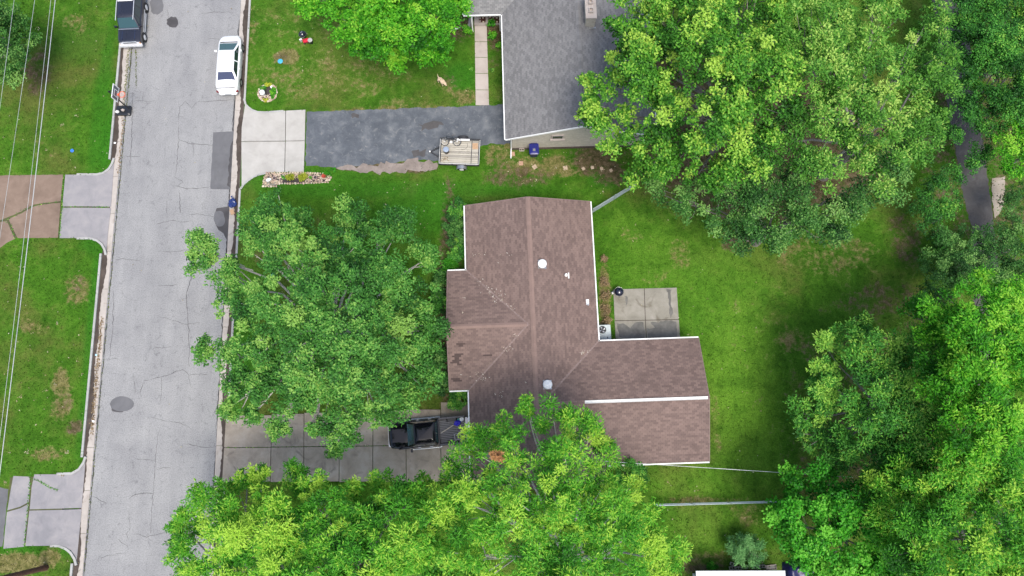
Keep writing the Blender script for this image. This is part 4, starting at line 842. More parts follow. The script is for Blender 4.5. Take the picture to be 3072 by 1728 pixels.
    def wall(name, poly, z0, z1):
        mb = MB(); mb.prism(poly, z0, z1); return mb.build(name, M['brick_tan'], root)
    wall('wall', [(o, ye + .3), (W_ - o, ye + .3), (W_ - o, -.3), (o, -.3)], -.2, E - .13)
    wall('wall', [(wx + .35, g1 + o), (o + .1, g1 + o), (o + .1, g0 - o), (wx + .35, g0 - o)], -.2, E - .14)
    wall('wall', [(W_ - o - .1, r1 + o), (ex - .3, r1 + o), (ex - .3, r0 - o), (W_ - o - .1, r0 - o)], -.2, E - .15)
    def gable(a, b, c):                  # triangle under a roof end
        a, b, c = map(Vector, (a, b, c)); nrm = (b - a).cross(c - a).normalized() * .1
        MB().add([a, b, c, a + nrm, b + nrm, c + nrm], [(0, 1, 2), (5, 4, 3), (0, 3, 4, 1), (1, 4, 5, 2), (2, 5, 3, 0)]).build('gable_wall', M['offwhite'], root)
    e2 = E - .14; gable((o, -.32, e2), (W_ - o, -.32, e2), (h, -.32, e2 + t * (h - o))); gable((o, ye + .32, e2), (W_ - o, ye + .32, e2), (h, ye + .32, e2 + t * (h - o)))
    gable((ex - .32, r1 + o, e2), (ex - .32, r0 - o, e2), (ex - .32, rm, e2 + t * (s - o))); gable((wx + .37, g1 + o, e2), (wx + .37, g0 - o, e2), (wx + .37, gm, e2 + t * (q - o)))
    # openings
    def opening(name, c, wd, ht, axis, glass=True):
        mb = MB(); d = (.06, wd, ht) if axis == 'x' else (wd, .06, ht)
        f = mb.box(c, d).build(name, M['white'], root)
        if glass:
            for k in (-1, 1):
                cc = Vector(c) + (Vector((0, k * wd * .24, 0)) if axis == 'x' else Vector((k * wd * .24, 0, 0)))
                dd = (.08, wd * .42, ht * .86) if axis == 'x' else (wd * .42, .08, ht * .86); MB().box(cc, dd).build('pane', M['glass'], f)
        return f
    opening('window', (o - .02, -2.6, 1.5), 1.7, 1.1, 'x'); opening('window', (wx + .33, gm, 1.4), 2.4, 1.3, 'x'); opening('window', (W_ - o + .02, -3, 1.5), 1.4, 1.0, 'x'); opening('window', (W_ - o + .02, -6.4, 1.5), 1.2, .9, 'x'); opening('window', (ex - .28, rm, 1.5), 1.6, 1.0, 'x')
    opening('window', (13.5, r1 + o - .02, 1.5), 1.4, 1.0, 'y'); opening('back_door', (11.2, r0 - o + .02, 1.05), 1.7, 2.05, 'y')
    gd = opening('garage_door', (o - .02, -17.0, 1.1), 4.9, 2.15, 'x', False)
    for k in range(4): MB().box((o - .06, -17.0, .32 + k * .52), (.04, 4.7, .48)).build('door_panel', M['offwhite'], gd)
    fd = MB().box((o - .02, -14.3, 1.05), (.08, .95, 2.05)).build('front_door', flat('door_red', (.2, .05, .04), .5), root); MB().ball((o - .1, -13.95, 1.0), .035).build('handle', M['steel'], fd)
    # roof vents
    for px, py in ((1627, 789), (1643, 1153)):
        x, y = loc(px, py, 4.2); z = zr(x, y); v = MB().lathe((x, y, z - .1), [(.2, 0), (.2, .2), (.31, .26), (.33, .33), (.3, .42), (.18, .49), (.04, .52)], 18).build('roof_vent', M['white'], root, 40)
        MB().box((x, y, z + .02), (.62, .62, .02), M=Matrix.Rotation(math.atan(t), 3, 'Y')).build('flashing', M['steel'], v)
    x, y = loc(1699, 822, 3.6); z = zr(x, y); MB().cyl((x, y, z - .05), .07, .35, n=12).build('vent_pipe', M['white'], root); MB().cyl((x, y, z - .02), .13, .1, .09, n=12).build('pipe_boot', M['white'], root)
    x, y = loc(1707, 823, 3.6); MB().box((x, y, zr(x, y) + .03), (.09, .42, .04), M=Matrix.Rotation(math.atan(t), 3, 'Y')).build('flashing', M['white'], root)
    x, y = loc(1763, 905, 3.0); z = zr(x, y); b_ = MB().box((x, y, z + .06), (.2, .4, .12), M=Matrix.Rotation(math.atan(t), 3, 'Y')).build('box_vent', M['white'], root); MB().cyl((x + .03, y - .2, z), .07, .2, n=10).build('vent_pipe', M['steel'], b_)
    # twigs and leaves on the roof
    g = np.random.default_rng(3); C = []
    for px, py, n, sp in [(1440, 843, 6, 4), (1393, 895, 4, 3), (1470, 870, 14, 10), (1500, 895, 16, 10), (1530, 925, 10, 8), (1390, 940, 3, 2), (1485, 905, 4, 3), (1520, 1050, 14, 9), (1545, 1010, 6, 4), (1435, 1120, 16, 12), (1455, 1130, 8, 8), (1385, 1122, 4, 2), (1750, 1058, 16, 4), (1765, 1050, 6, 3), (1575, 1150, 4, 2), (1660, 1192, 4, 2), (1500, 1180, 8, 8), (1445, 760, 4, 6), (1520, 770, 4, 8), (1498, 788, 3, 3), (1420, 760, 3, 3)]:
        for _ in range(n):
            x, y = loc(px + g.normal() * sp, py + g.normal() * sp * .8, 3.2)
            zs = zl(x, y) if x < h else zr(x, y)
            if x < q and g1 < y < g0: zs = max(zs, min(zgt(x, y), zgb(x, y)))
            if x > W_ - s and r1 < y < r0: zs = max(zs, min(zwt(x, y), zwb(x, y)))
            C.append((x, y, zs + .035))
    C = np.array(C); n = len(C); A_ = rand_dirs(g, n); A_[:, 2] *= .2
    tag(link('roof_litter', leaves_mesh('roof_litter', C, A_, unit(np.array([0, 0, 1.]) + g.normal(size=(n, 3)) * .3), (.14 * g.uniform(.4, 1.5, n)), .035 * g.uniform(.6, 1.6, n), g.random(n), leaf_mat('roof_litter_leaf', [(.3, .24, .18), (.5, .45, .38), (.66, .62, .55)], None, .1)), root), kind='stuff')
    return root
def ridge(root, a, b, mats, t):
    a, b = Vector(a), Vector(b); L = (b - a).length; d = (b - a) / L; s = d.cross(Vector((0, 0, 1))).normalized(); n = int(L / .3)
    me = None
    mb = MB(); w_ = .16; dz = -w_ * t
    vs_ = [-s * w_ + Vector((0, 0, dz + .03)), Vector((0, 0, .035)), s * w_ + Vector((0, 0, dz + .03))]
    mb.add([p + d * 0 + Vector((0, 0, .008)) for p in vs_] + [p + d * .31 for p in vs_] + [p - Vector((0, 0, .02)) for p in vs_], [(0, 1, 4, 3), (1, 2, 5, 4), (6, 7, 1, 0), (7, 8, 2, 1)])
    me = mb.mesh('ridge_shingle', mats[1])
    for k in range(n):
        o = link('ridge_shingle', me, root); o.location = a + d * (k * L / n)
brown_house()

# ------------------------------------------------------------------ the grey house
def grey_house():
    E, t = 2.7, .36; A = G(1517, 418, E); B = G(1507, 41, E); ang = math.atan2(B.y - A.y, B.x - A.x) - math.pi / 2; LB = (B - A).length
    root = thing('house', 'ranch house with grey shingle roof and pale painted brick gable', 'house', (A.x, A.y, .09), ang); E -= .09
    def loc(px, py, zz=3.5):
        p = G(px, py, zz) - Vector((A.x, A.y, 0)); c, sn = math.cos(-ang), math.sin(-ang); return (p.x * c - p.y * sn, p.x * sn + p.y * c)
    h = loc(1738, 120, E + 2.1)[0]; W_ = 2 * h; yt = 24.0; px_ = loc(1390, 47, E)[0]; q = 4.0; gm = LB + q
    zl = lambda x, y: E + t * x; zr = lambda x, y: E + t * (W_ - x); zgb = lambda x, y: E + t * (y - LB); zgt = lambda x, y: E + t * (LB + 2 * q - y)
    S = [([(0, 0), (h, 0), (h, gm), (q, gm), (0, LB)], (-1, 0), zl), ([(0, LB + 2 * q), (q, gm), (h, gm), (h, yt), (0, yt)], (-1, 0), zl), ([(W_, 0), (W_, yt), (h, yt), (h, 0)], (1, 0), zr)]
    mats = shingle_mats('grey_shingle', [(.115, .114, .117), (.17, .168, .17), (.228, .225, .226), (.295, .29, .286)], [.12, .4, .65, .95])
    under = flat('grey_felt', (.05, .05, .055), .95)
    shingle_roof(root, S, E, t, mats, under, 2, lambda x, y: 1.2 < x < 4.6 and 1.0 < y < 4.6)
    wg = link('porch_roof', None, root)
    mats2 = shingle_mats('porch_shingle', [(.14, .14, .14), (.2, .2, .2), (.27, .265, .26), (.34, .33, .32)], [.12, .4, .65, .95])
    shingle_roof(wg, [([(px_, LB), (0, LB), (q, gm), (px_, gm)], (0, -1), zgb), ([(px_, gm), (q, gm), (0, LB + 2 * q), (px_, LB + 2 * q)], (0, 1), zgt)], E, t, mats2, under, 3, lambda x, y: False)
    ridge(root, (h, 0, E + t * h), (h, yt, E + t * h), mats, t)
    def bar_(nm, a, b, wd, ht, m_): mb = MB(); bar3(mb, a, b, wd, ht); return mb.build(nm, m_, root)
    bar_('gutter', (-.07, 0, E - .06), (-.07, LB - .02, E - .06), .085, .12, M['white']); bar_('gutter', (px_, LB - .07, E - .06), (0, LB - .07, E - .06), .085, .12, M['white']); bar_('gutter', (W_ + .07, 0, E - .06), (W_ + .07, yt, E - .06), .085, .12, M['white'])
    for sg in (0, W_): bar_('rake_board', (sg, -.03, E - .08), (h, -.03, E + t * h - .08), .05, .18, M['white'])
    bar_('rake_board', (px_ - .03, LB, E - .08), (px_ - .03, gm, E + t * q - .08), .05, .18, M['white'])
    o = .5
    MB().prism([(o, .35), (W_ - o, .35), (W_ - o, yt - .35), (o, yt - .35)], -.2, E - .14).build('wall', M['brick_white'], root)
    MB().prism([(px_ + .4, LB + 2.2), (o, LB + 2.2), (o, LB + 2 * q - o), (px_ + .4, LB + 2 * q - o)], -.2, E - .15).build('wall', M['brick_white'], root)
    e2 = E - .15; a = [(o, .345, e2), (W_ - o, .345, e2), (h, .345, e2 + t * (h - o))]
    MB().add(a + [(p[0], .45, p[2]) for p in a], [(0, 1, 2), (5, 4, 3), (0, 3, 4, 1), (1, 4, 5, 2), (2, 5, 3, 0)]).build('gable_wall', M['brick_white'], root)
    # small window high in the gable wall
    zz = 2.15; c0 = loc(1672, 402, zz)[0]
    f = MB().box((c0, .3, zz), (.95, .1, .52)).build('window', M['conc_walk'], root); MB().box((c0, .26, zz + .02), (.74, .1, .36)).build('pane', M['glass'], f); MB().box((c0, .2, zz - .27), (1.1, .18, .05)).build('sill', M['conc_walk'], f)
    # plinth of stones at the wall base, downspout at the corner
    MB().prism([(o - .03, .22), (W_ - o, .22), (W_ - o, .36), (o - .03, .36)], -.1, .1).build('plinth', M['debris'], root)
    dp = MB(); dp.tube([(-.02, .0, E - .1), (.3, .2, E - .45), (.42, .28, E - .6), (.42, .28, .25), (.4, .1, .12), (.38, -.5, .08)], .05, 8).build('downspout', M['white'], root)
    # chimney
    x, y = loc(1772, 22, 5.6); ch = MB().box((x, y, 4.0), (.72, 1.75, 3.0)).build('chimney', brick_mat('chimney_brick', (.34, .31, .26), (.42, .39, .33), (.3, .28, .25)), root)
    cp = MB().box((x, y, 5.53), (.82, 1.85, .1)).build('chimney_cap', M['conc_walk'], ch)
    for k in (-.35, .35): MB().loft([rrect(x - .17, x + .17, y + k - .2, y + k + .2, .04, 5.56), rrect(x - .16, x + .16, y + k - .19, y + k + .19, .04, 5.78), rrect(x - .11, x + .11, y + k - .14, y + k + .14, .03, 5.78), rrect(x - .11, x + .11, y + k - .14, y + k + .14, .03, 5.6)], False, True).build('flue', M['conc_walk'], ch)
    MB().box((x, y - .95, 4.35), (.9, .12, .04)).build('flashing', M['steel'], ch)
    # front door facade bits on the porch
    for k in range(2): 
        c = G(1430 + k * 27, 50, .2); 
    for px in (1416, 1500):
        xx, yy = loc(px, 52, 1.3); MB().box((min(xx, -.12), LB + .12, (E - .1) / 2), (.1, .1, E - .15)).build('porch_post', M['white'], root)
    opening_f = MB().box((-1.3, LB + 2.18, 1.1), (1.0, .08, 2.1)).build('front_door', flat('front_door_paint', (.12, .05, .03), .5), root); MB().ball((-.95, LB + 2.1, 1.05), .035).build('handle', M['steel'], opening_f)
    opening_w = MB().box((o - .03, 8.0, 1.45), (.08, 1.8, 1.2)).build('window', M['white'], root); MB().box((o - .05, 8.0, 1.45), (.08, 1.6, 1.05)).build('pane', M['glass'], opening_w)
    gd = MB().box((o - .03, 2.6, 1.15), (.06, 2.8, 2.2)).build('garage_door', M['white'], root)
    for k in range(4): MB().box((o - .07, 2.6, .35 + k * .54), (.04, 2.6, .48)).build('door_panel', M['offwhite'], gd)
    return root
grey_house()

# ------------------------------------------------------------------ vehicles
def paint(name, col, rough=.25): 
    m = flat(name, col, rough, 0, .5, 1.0, .04); m.node_tree.nodes['Principled BSDF'].inputs['Coat Roughness'].default_value = .04; return m
def body_ring(y, w_, zb, zs, zt):
    half = [(.72 * w_, zb), (.95 * w_, zb + .05), (w_, zb + (zs - zb) * .45), (.985 * w_, zs - .05), (.93 * w_, zs), (.8 * w_, zs + (zt - zs) * .55), (.45 * w_, zt - .01), (0, zt)]
    return [Vector((x, y, z)) for x, z in half] + [Vector((-x, y, z)) for x, z in half[-2::-1]]
def car_body(st): return MB().loft([body_ring(*s) for s in st])
def cabin(y0, y1, wb, zb, r0, r1, wr, zr, crown=.035):
    """greenhouse: base ring, roof edge ring, crowned roof"""
    a = rrect(-wb, wb, y0, y1, .14, zb); b = rrect(-wr, wr, r0, r1, .12, zr - .03); c = rrect(-wr + .05, wr - .05, r0 + .05, r1 - .05, .1, zr); d = rrect(-wr * .5, wr * .5, r0 + .3, r1 - .3, .06, zr + crown)
    return MB().loft([a, b, c, d], False, True)
def pane_quad(mb, q, inset=.06, off=.012, thick=.012):
    """thin glass plate over the quad q (a,b lower edge; c,d upper edge), pulled in by inset"""
    q = [Vector(p) for p in q]; c = sum(q, Vector()) / 4; n = (q[1] - q[0]).cross(q[3] - q[0]).normalized()
    p = []
    for i in range(4):
        e1 = (q[(i + 1) % 4] - q[i]).normalized(); e2 = (q[i - 1] - q[i]).normalized(); p.append(q[i] + (e1 + e2) * inset + n * off)
    return mb.loft([[v - n * thick for v in p], p])
def wheel(parent, x, y, r=.33, wd=.22, rim=None):
    w0 = MB(); sx = 1 if x > 0 else -1
    wh = MB().cyl((x - wd / 2, y, r), r, wd, n=22, axis='x').build('wheel', M['rubber'], parent, 40)
    MB().torus((x, y, r), r - .06, .065, Matrix.Rotation(R(90), 3, 'Y'), 22, 8).build('tyre', M['rubber'], wh, 60)
    MB().cyl((x + sx * (wd / 2 - .01), y, r), r * .62, sx * .03, r * .5, n=18, axis='x').build('rim', rim or M['steel'], wh, 40)
    return wh
def greenhouse(root, P, body_m, glass, y0, y1, wb, zb, r0, r1, wr, zr, split, front='windshield', rear='rear_window', gl2=None):
    o = cabin(y0, y1, wb, zb, r0, r1, wr, zr).build('cabin', body_m, root, 35)
    z2 = zr - .04
    pane_quad(MB(), [(wb - .02, y1, zb), (-wb + .02, y1, zb), (-wr + .02, r1, z2), (wr - .02, r1, z2)], .07).build(front, glass, root)
    pane_quad(MB(), [(-wb + .02, y0, zb), (wb - .02, y0, zb), (wr - .02, r0, z2), (-wr + .02, r0, z2)], .07).build(rear, gl2 or glass, root)
    for sx in (1, -1):
        cuts = [(y0 + .14, r0 + .08)] + split + [(y1 - .14, r1 - .08)]
        for (a, a2), (b, b2) in zip(cuts[:-1], cuts[1:]):
            q = [(sx * wb, a, zb), (sx * wb, b, zb), (sx * wr, b2, z2), (sx * wr, a2, z2)]
            if sx < 0: q = [q[1], q[0], q[3], q[2]]
            pane_quad(MB(), q, .045).build('side_window', M['glass'], root)
    return o
def sedan():
    c = G(697, 203); root = thing('parked_car', 'white four door sedan parked beside the kerb', 'car', c, -RK * 1.0)
    m = paint('white_car_paint', (.82, .83, .83))
    st = [(-2.52, .5, .4, .6, .62), (-2.46, .7, .3, .74, .78), (-2.3, .82, .26, .88, .93), (-1.95, .885, .24, .93, 1.0), (-1.45, .9, .22, .93, 1.0), (-.6, .915, .2, .92, .97), (.6, .915, .2, .9, .95), (1.3, .91, .2, .88, .95), (1.9, .885, .22, .8, .88), (2.2, .8, .26, .73, .8), (2.4, .64, .32, .64, .7), (2.5, .44, .4, .54, .58)]
    car_body(st).build('body', m, root, 35)
    greenhouse(root, None, m, M['glass_teal'], -1.66, 1.66, .82, .92, -1.02, .74, .64, 1.38, [(-.05, -.1)], gl2=M['glass_blue'])
    for x in (-.82, .82):
        for y in (-1.5, 1.52): wheel(root, x, y, .31, .2)
        MB().box((x * 1.2, .92, .98), (.2, .12, .13)).build('mirror', m, root); MB().loft([rrect(x * .93 - .1, x * .93 + .1, -2.49, -2.36, .03, .62), rrect(x * .93 - .1, x * .93 + .1, -2.46, -2.34, .03, .72)]).build('taillight', flat('taillight_red', (.16, .012, .012), .3), root)
        MB().loft([rrect(x * .66 - .13, x * .66 + .13, 2.26, 2.38, .04, .56), rrect(x * .66 - .13, x * .66 + .13, 2.22, 2.34, .04, .68)]).build('headlight', M['chrome'], root)
        for y in (-.55, .4): MB().box((x * 1.115, y, .78), (.03, .2, .035)).build('door_handle', M['offwhite'], root)
    MB().box((0, -2.27, .95), (1.52, .06, .03)).build('trunk_seam', M['black'], root); MB().loft([rrect(-.7, .7, -2.6, -2.3, .14, .36), rrect(-.74, .74, -2.62, -2.28, .16, .52), rrect(-.7, .7, -2.58, -2.3, .13, .58)]).build('rear_bumper', m, root, 40)
    MB().loft([rrect(-.62, .62, 2.24, 2.54, .14, .3), rrect(-.64, .64, 2.22, 2.56, .16, .46), rrect(-.6, .6, 2.24, 2.52, .13, .52)]).build('front_bumper', m, root, 40)
    MB().box((0, -2.622, .5), (.52, .012, .12)).build('licence_plate', M['steel'], root)
    MB().box((0, 1.72, .935), (1.4, .07, .03)).build('wiper_cowl', M['black'], root)
sedan()
def suv():
    pf, pr = G(430, 113, .36), G(435, 23, .36); d = (pf - pr); wb_ = d.length; ang = math.atan2(d.y, d.x) - math.pi / 2; W2 = .9
    # right-hand wheels seen from above stand on the vehicle's left side because it faces the viewer
    mid = (pf + pr) / 2; side = Vector((math.cos(ang), math.sin(ang), 0)); loc = mid + side * (W2 - .1); loc.z = 0
    root = thing('parked_car', 'black boxy sport utility vehicle with chrome bumper beside the west kerb', 'car', loc, ang)
    m = paint('black_car_paint', (.012, .012, .02), .2); h = wb_ / 2
    st = [(-h - .95, .86, .5, .98, 1.0), (-h - .9, .9, .42, 1.06, 1.08), (-h, .92, .4, 1.08, 1.1), (0, .925, .36, 1.07, 1.09), (h - .4, .925, .4, 1.05, 1.1), (h + .35, .91, .42, 1.02, 1.1), (h + .62, .88, .45, .98, 1.06), (h + .7, .84, .5, .9, .95)]
    car_body(st).build('body', m, root, 30)
    greenhouse(root, None, m, M['glass_teal'], -h - .88, h - .42, .86, 1.06, -h - .75, h - 1.05, .7, 1.78, [(-h * .55, -h * .55), (.15, .05)])
    for x in (-.82, .82):
        for y in (-h, h): wheel(root, x, y, .38, .25, M['chrome'])
        MB().box((x * 1.2, h - .55, 1.18), (.22, .12, .18)).build('mirror', m, root); MB().box((x * .82, h + .71, .82), (.26, .04, .17)).build('headlight', M['chrome'], root); MB().box((x * .95, h + .69, .8), (.1, .08, .15)).build('turn_signal', flat('amber_lens', (.6, .25, .03), .2), root)
        MB().box((x * .84, -.4, 1.83), (.04, 2.1, .04)).build('roof_rack_rail', M['chrome'], root); MB().box((x * 1.145, 0, .62), (.02, 2.0, .05)).build('side_trim', M['chrome'], root)
        MB().tube([(x * .98, -h + .5, .38), (x * 1.1, -h + .6, .36), (x * 1.1, h - .55, .36), (x * .98, h - .45, .38)], .045, 8).build('running_board', M['chrome'], root)
        MB().box((x * 1.1, h - 1.2, .98), (.02, .2, .05)).build('door_handle', M['chrome'], root)
    for y in (-h + .3, -h - .1): MB().box((0, y, 1.86), (1.2, .09, .03)).build('roof_rack_bar', M['white'], root)
    for k in range(6): MB().box((-.4 + k * .16, -h - .35, 1.825), (.05, .6, .012)).build('roof_slat', M['chrome'], root)
    MB().loft([rrect(-.9, .9, h + .66, h + .9, .08, .5), rrect(-.92, .92, h + .66, h + .93, .1, .6), rrect(-.9, .9, h + .66, h + .9, .08, .72)]).build('front_bumper', M['chrome'], root, 40)
    gr = MB().box((0, h + .7, .86), (1.1, .05, .2)).build('grille', M['chrome'], root)
    for k in range(2): MB().box((0, h + .73, .82 + k * .08), (1.05, .02, .03)).build('grille_slot', M['black'], gr)
    MB().box((0, h - .36, 1.115), (1.62, .1, .03)).build('cowl', M['steel'], root)
    for x in (-.5, .5): MB().box((x, h + .15, 1.085), (.03, .8, .03)).build('hood_crease', M['glass_blue'], root)
suv()
def pickup():
    n_, t_ = G(1168, 1310, .6), G(1398, 1288, .6); d = (n_ - t_); ang = math.atan2(d.y, d.x) - math.pi / 2; c = (n_ + t_) / 2; c.z = .104; L = d.length; h = L / 2
    root = thing('parked_pickup', 'glossy black pickup truck with open bed beside the garage', 'pickup truck', c, ang)
    m = paint('black_truck_paint', (.004, .004, .007), .1); m.node_tree.nodes['Principled BSDF'].inputs['Coat Weight'].default_value = .25; m.node_tree.nodes['Principled BSDF'].inputs['Specular IOR Level'].default_value = .3; bl = 1.9
    yb = -h + bl                                     # front of the bed
    st = [(yb + .02, .95, .42, 1.02, 1.04), (yb + .5, .96, .4, 1.05, 1.07), (h - 1.9, .96, .4, 1.04, 1.08), (h - 1.3, .955, .42, 1.02, 1.12), (h - .6, .93, .45, .98, 1.08), (h - .2, .84, .48, .9, .98), (h - .05, .66, .5, .8, .86), (h, .5, .55, .7, .74)]
    car_body(st).build('body', m, root, 35)
    greenhouse(root, None, m, M['glass_teal'], yb + .06, h - 1.35, .88, 1.04, yb + .2, h - 1.95, .72, 1.75, [(yb + .95, yb + .95)])
    bed = MB().box((0, -h + bl / 2, .62), (1.78, bl, .06)).build('bed_floor', M['black'], root)
    for k in range(13): MB().box((-.72 + k * .12, -h + bl / 2, .665), (.05, bl - .1, .025)).build('bed_rib', flat('bed_liner', (.2, .2, .21), .25) if k == 0 else bpy.data.materials['bed_liner'], bed)
    for x in (-1, 1):
        MB().loft([rrect(x * .93 - .06, x * .93 + .06, -h, yb, .03, .42), rrect(x * .93 - .07, x * .93 + .07, -h, yb, .03, .8), rrect(x * .92 - .07, x * .92 + .07, -h, yb, .03, 1.04)]).build('bed_side', m, root, 40)
        MB().box((x * .92, -h + bl / 2, 1.055), (.1, bl - .1, .025)).build('bed_rail', flat('rail_cap', (.07, .07, .08), .4) if x < 0 else bpy.data.materials['rail_cap'], root)
        wa = MB().loft([rrect(x * .78 - .14, x * .78 + .14, -h + .55, -h + 1.35, .06, .64), rrect(x * .78 - .14, x * .78 + .14, -h + .65, -h + 1.25, .06, .86)]).build('wheel_well', M['black'], bed, 40)
        for y in (-h + .95, h - 1.0): wheel(root, x * .85, y, .39, .26)
        MB().loft([rrect(x * 1.13 - .12, x * 1.13 + .12, h - 1.72, h - 1.58, .04, 1.05), rrect(x * 1.13 - .12, x * 1.13 + .12, h - 1.72, h - 1.58, .04, 1.28)]).build('mirror', m, root, 40)
        MB().tube([(x * 1.0, yb - .1, .38), (x * 1.06, yb, .36), (x * 1.06, h - 1.6, .36), (x * 1.0, h - 1.5, .38)], .05, 8).build('running_board', M['chrome'], root)
        for y in (yb + .6, yb + 1.45): MB().box((x * .975, y, .95), (.03, .22, .04)).build('door_handle', M['chrome'], root)
        MB().loft([rrect(x * .6 - .18, x * .6 + .18, h - .3, h - .12, .04, .74), rrect(x * .6 - .16, x * .6 + .16, h - .34, h - .16, .04, .88)]).build('headlight', M['chrome'], root)
    MB().box((0, yb, .85), (1.8, .06, .4)).build('bed_front_panel', m, root)
    MB().box((0, -h - .24, .64), (1.6, .48, .05)).build('tailgate', M['steel'], root, None)
    MB().loft([rrect(-.85, .85, -h - .16, -h + .02, .04, .42), rrect(-.85, .85, -h - .16, -h + .02, .04, .56)]).build('rear_bumper', M['chrome'], root)
    MB().loft([rrect(-.72, .72, h - .25, h + .04, .1, .44), rrect(-.74, .74, h - .25, h + .06, .1, .6)]).build('front_bumper', M['chrome'], root, 40)
    MB().box((0, h - .75, 1.095), (.9, .9, .03)).build('hood_scoop', m, root)
    # load in the bed: things of their own
    Mw = Matrix.Translation(c) @ Matrix.Rotation(ang, 4, 'Z')
    def at(x, y, z): return Mw @ Vector((x, y, z))
    p = at(.5, -h + .55, .67); b = thing('plastic_bag', 'royal blue crumpled plastic bag in the pickup bed', 'bag', p, .4); MB().ball((0, 0, .2), (.26, .2, .2), 12, 8, .18, random.Random(4)).build('bag_body', flat('blue_bag', (.03, .02, .5), .35), b); MB().tube([(0, 0, .36), (.03, .02, .46)], [.03, .07], 6).build('knot', bpy.data.materials['blue_bag'], b)
    p = at(.74, -h + .22, .67); b = thing('bucket', 'white lidded bucket standing in the pickup bed corner', 'bucket', p); MB().lathe((0, 0, 0), [(.12, 0), (.145, .34)], 16).build('bucket_body', M['white'], b); MB().lathe((0, 0, .335), [(.155, 0), (.155, .03), (.02, .035)], 16).build('lid', M['white'], b)
    p = at(.7, -h + .45, .67); b = thing('tarpaulin', 'small teal folded tarpaulin beside the white bucket', 'tarpaulin', p, .3); MB().ball((0, 0, .1), (.16, .12, .1), 10, 6, .2, random.Random(6)).build('fold', flat('teal_tarp', (.1, .4, .4), .5), b)
    a_, b_ = at(.38, -h + .85, .72), at(-.1, yb - .12, .95); MBp = thing('plank', 'pale wooden stick leaning across the pickup bed', 'plank', a_); d_ = b_ - a_; bar3(MB(), (0, 0, 0), d_, .07, .04).build('board', flat('pale_wood', (.5, .44, .36), .7), MBp)
    p = at(-.45, -h + .6, .67); b = thing('crate', 'grey wire crate lying in the pickup bed', 'crate', p, .2); fr = flat('crate_grey', (.4, .41, .42), .5)
    for x in (-.22, 0, .22): MB().box((x, 0, .12), (.04, .42, .24)).build('slat', fr, b)
    for y in (-.21, .21): MB().box((0, y, .22), (.5, .04, .05)).build('rail', fr, b)
    p = at(-.7, -h + .3, .67); b = thing('toolbox', 'dark toolbox with pale handle at the bed side', 'toolbox', p, .1); MB().loft([rrect(-.1, .1, -.25, .25, .03, 0), rrect(-.1, .1, -.25, .25, .03, .2)]).build('box_body', M['black'], b); MB().tube([(0, -.12, .2), (0, -.12, .27), (0, .12, .27), (0, .12, .2)], .015, 6).build('handle', M['white'], b)
pickup()

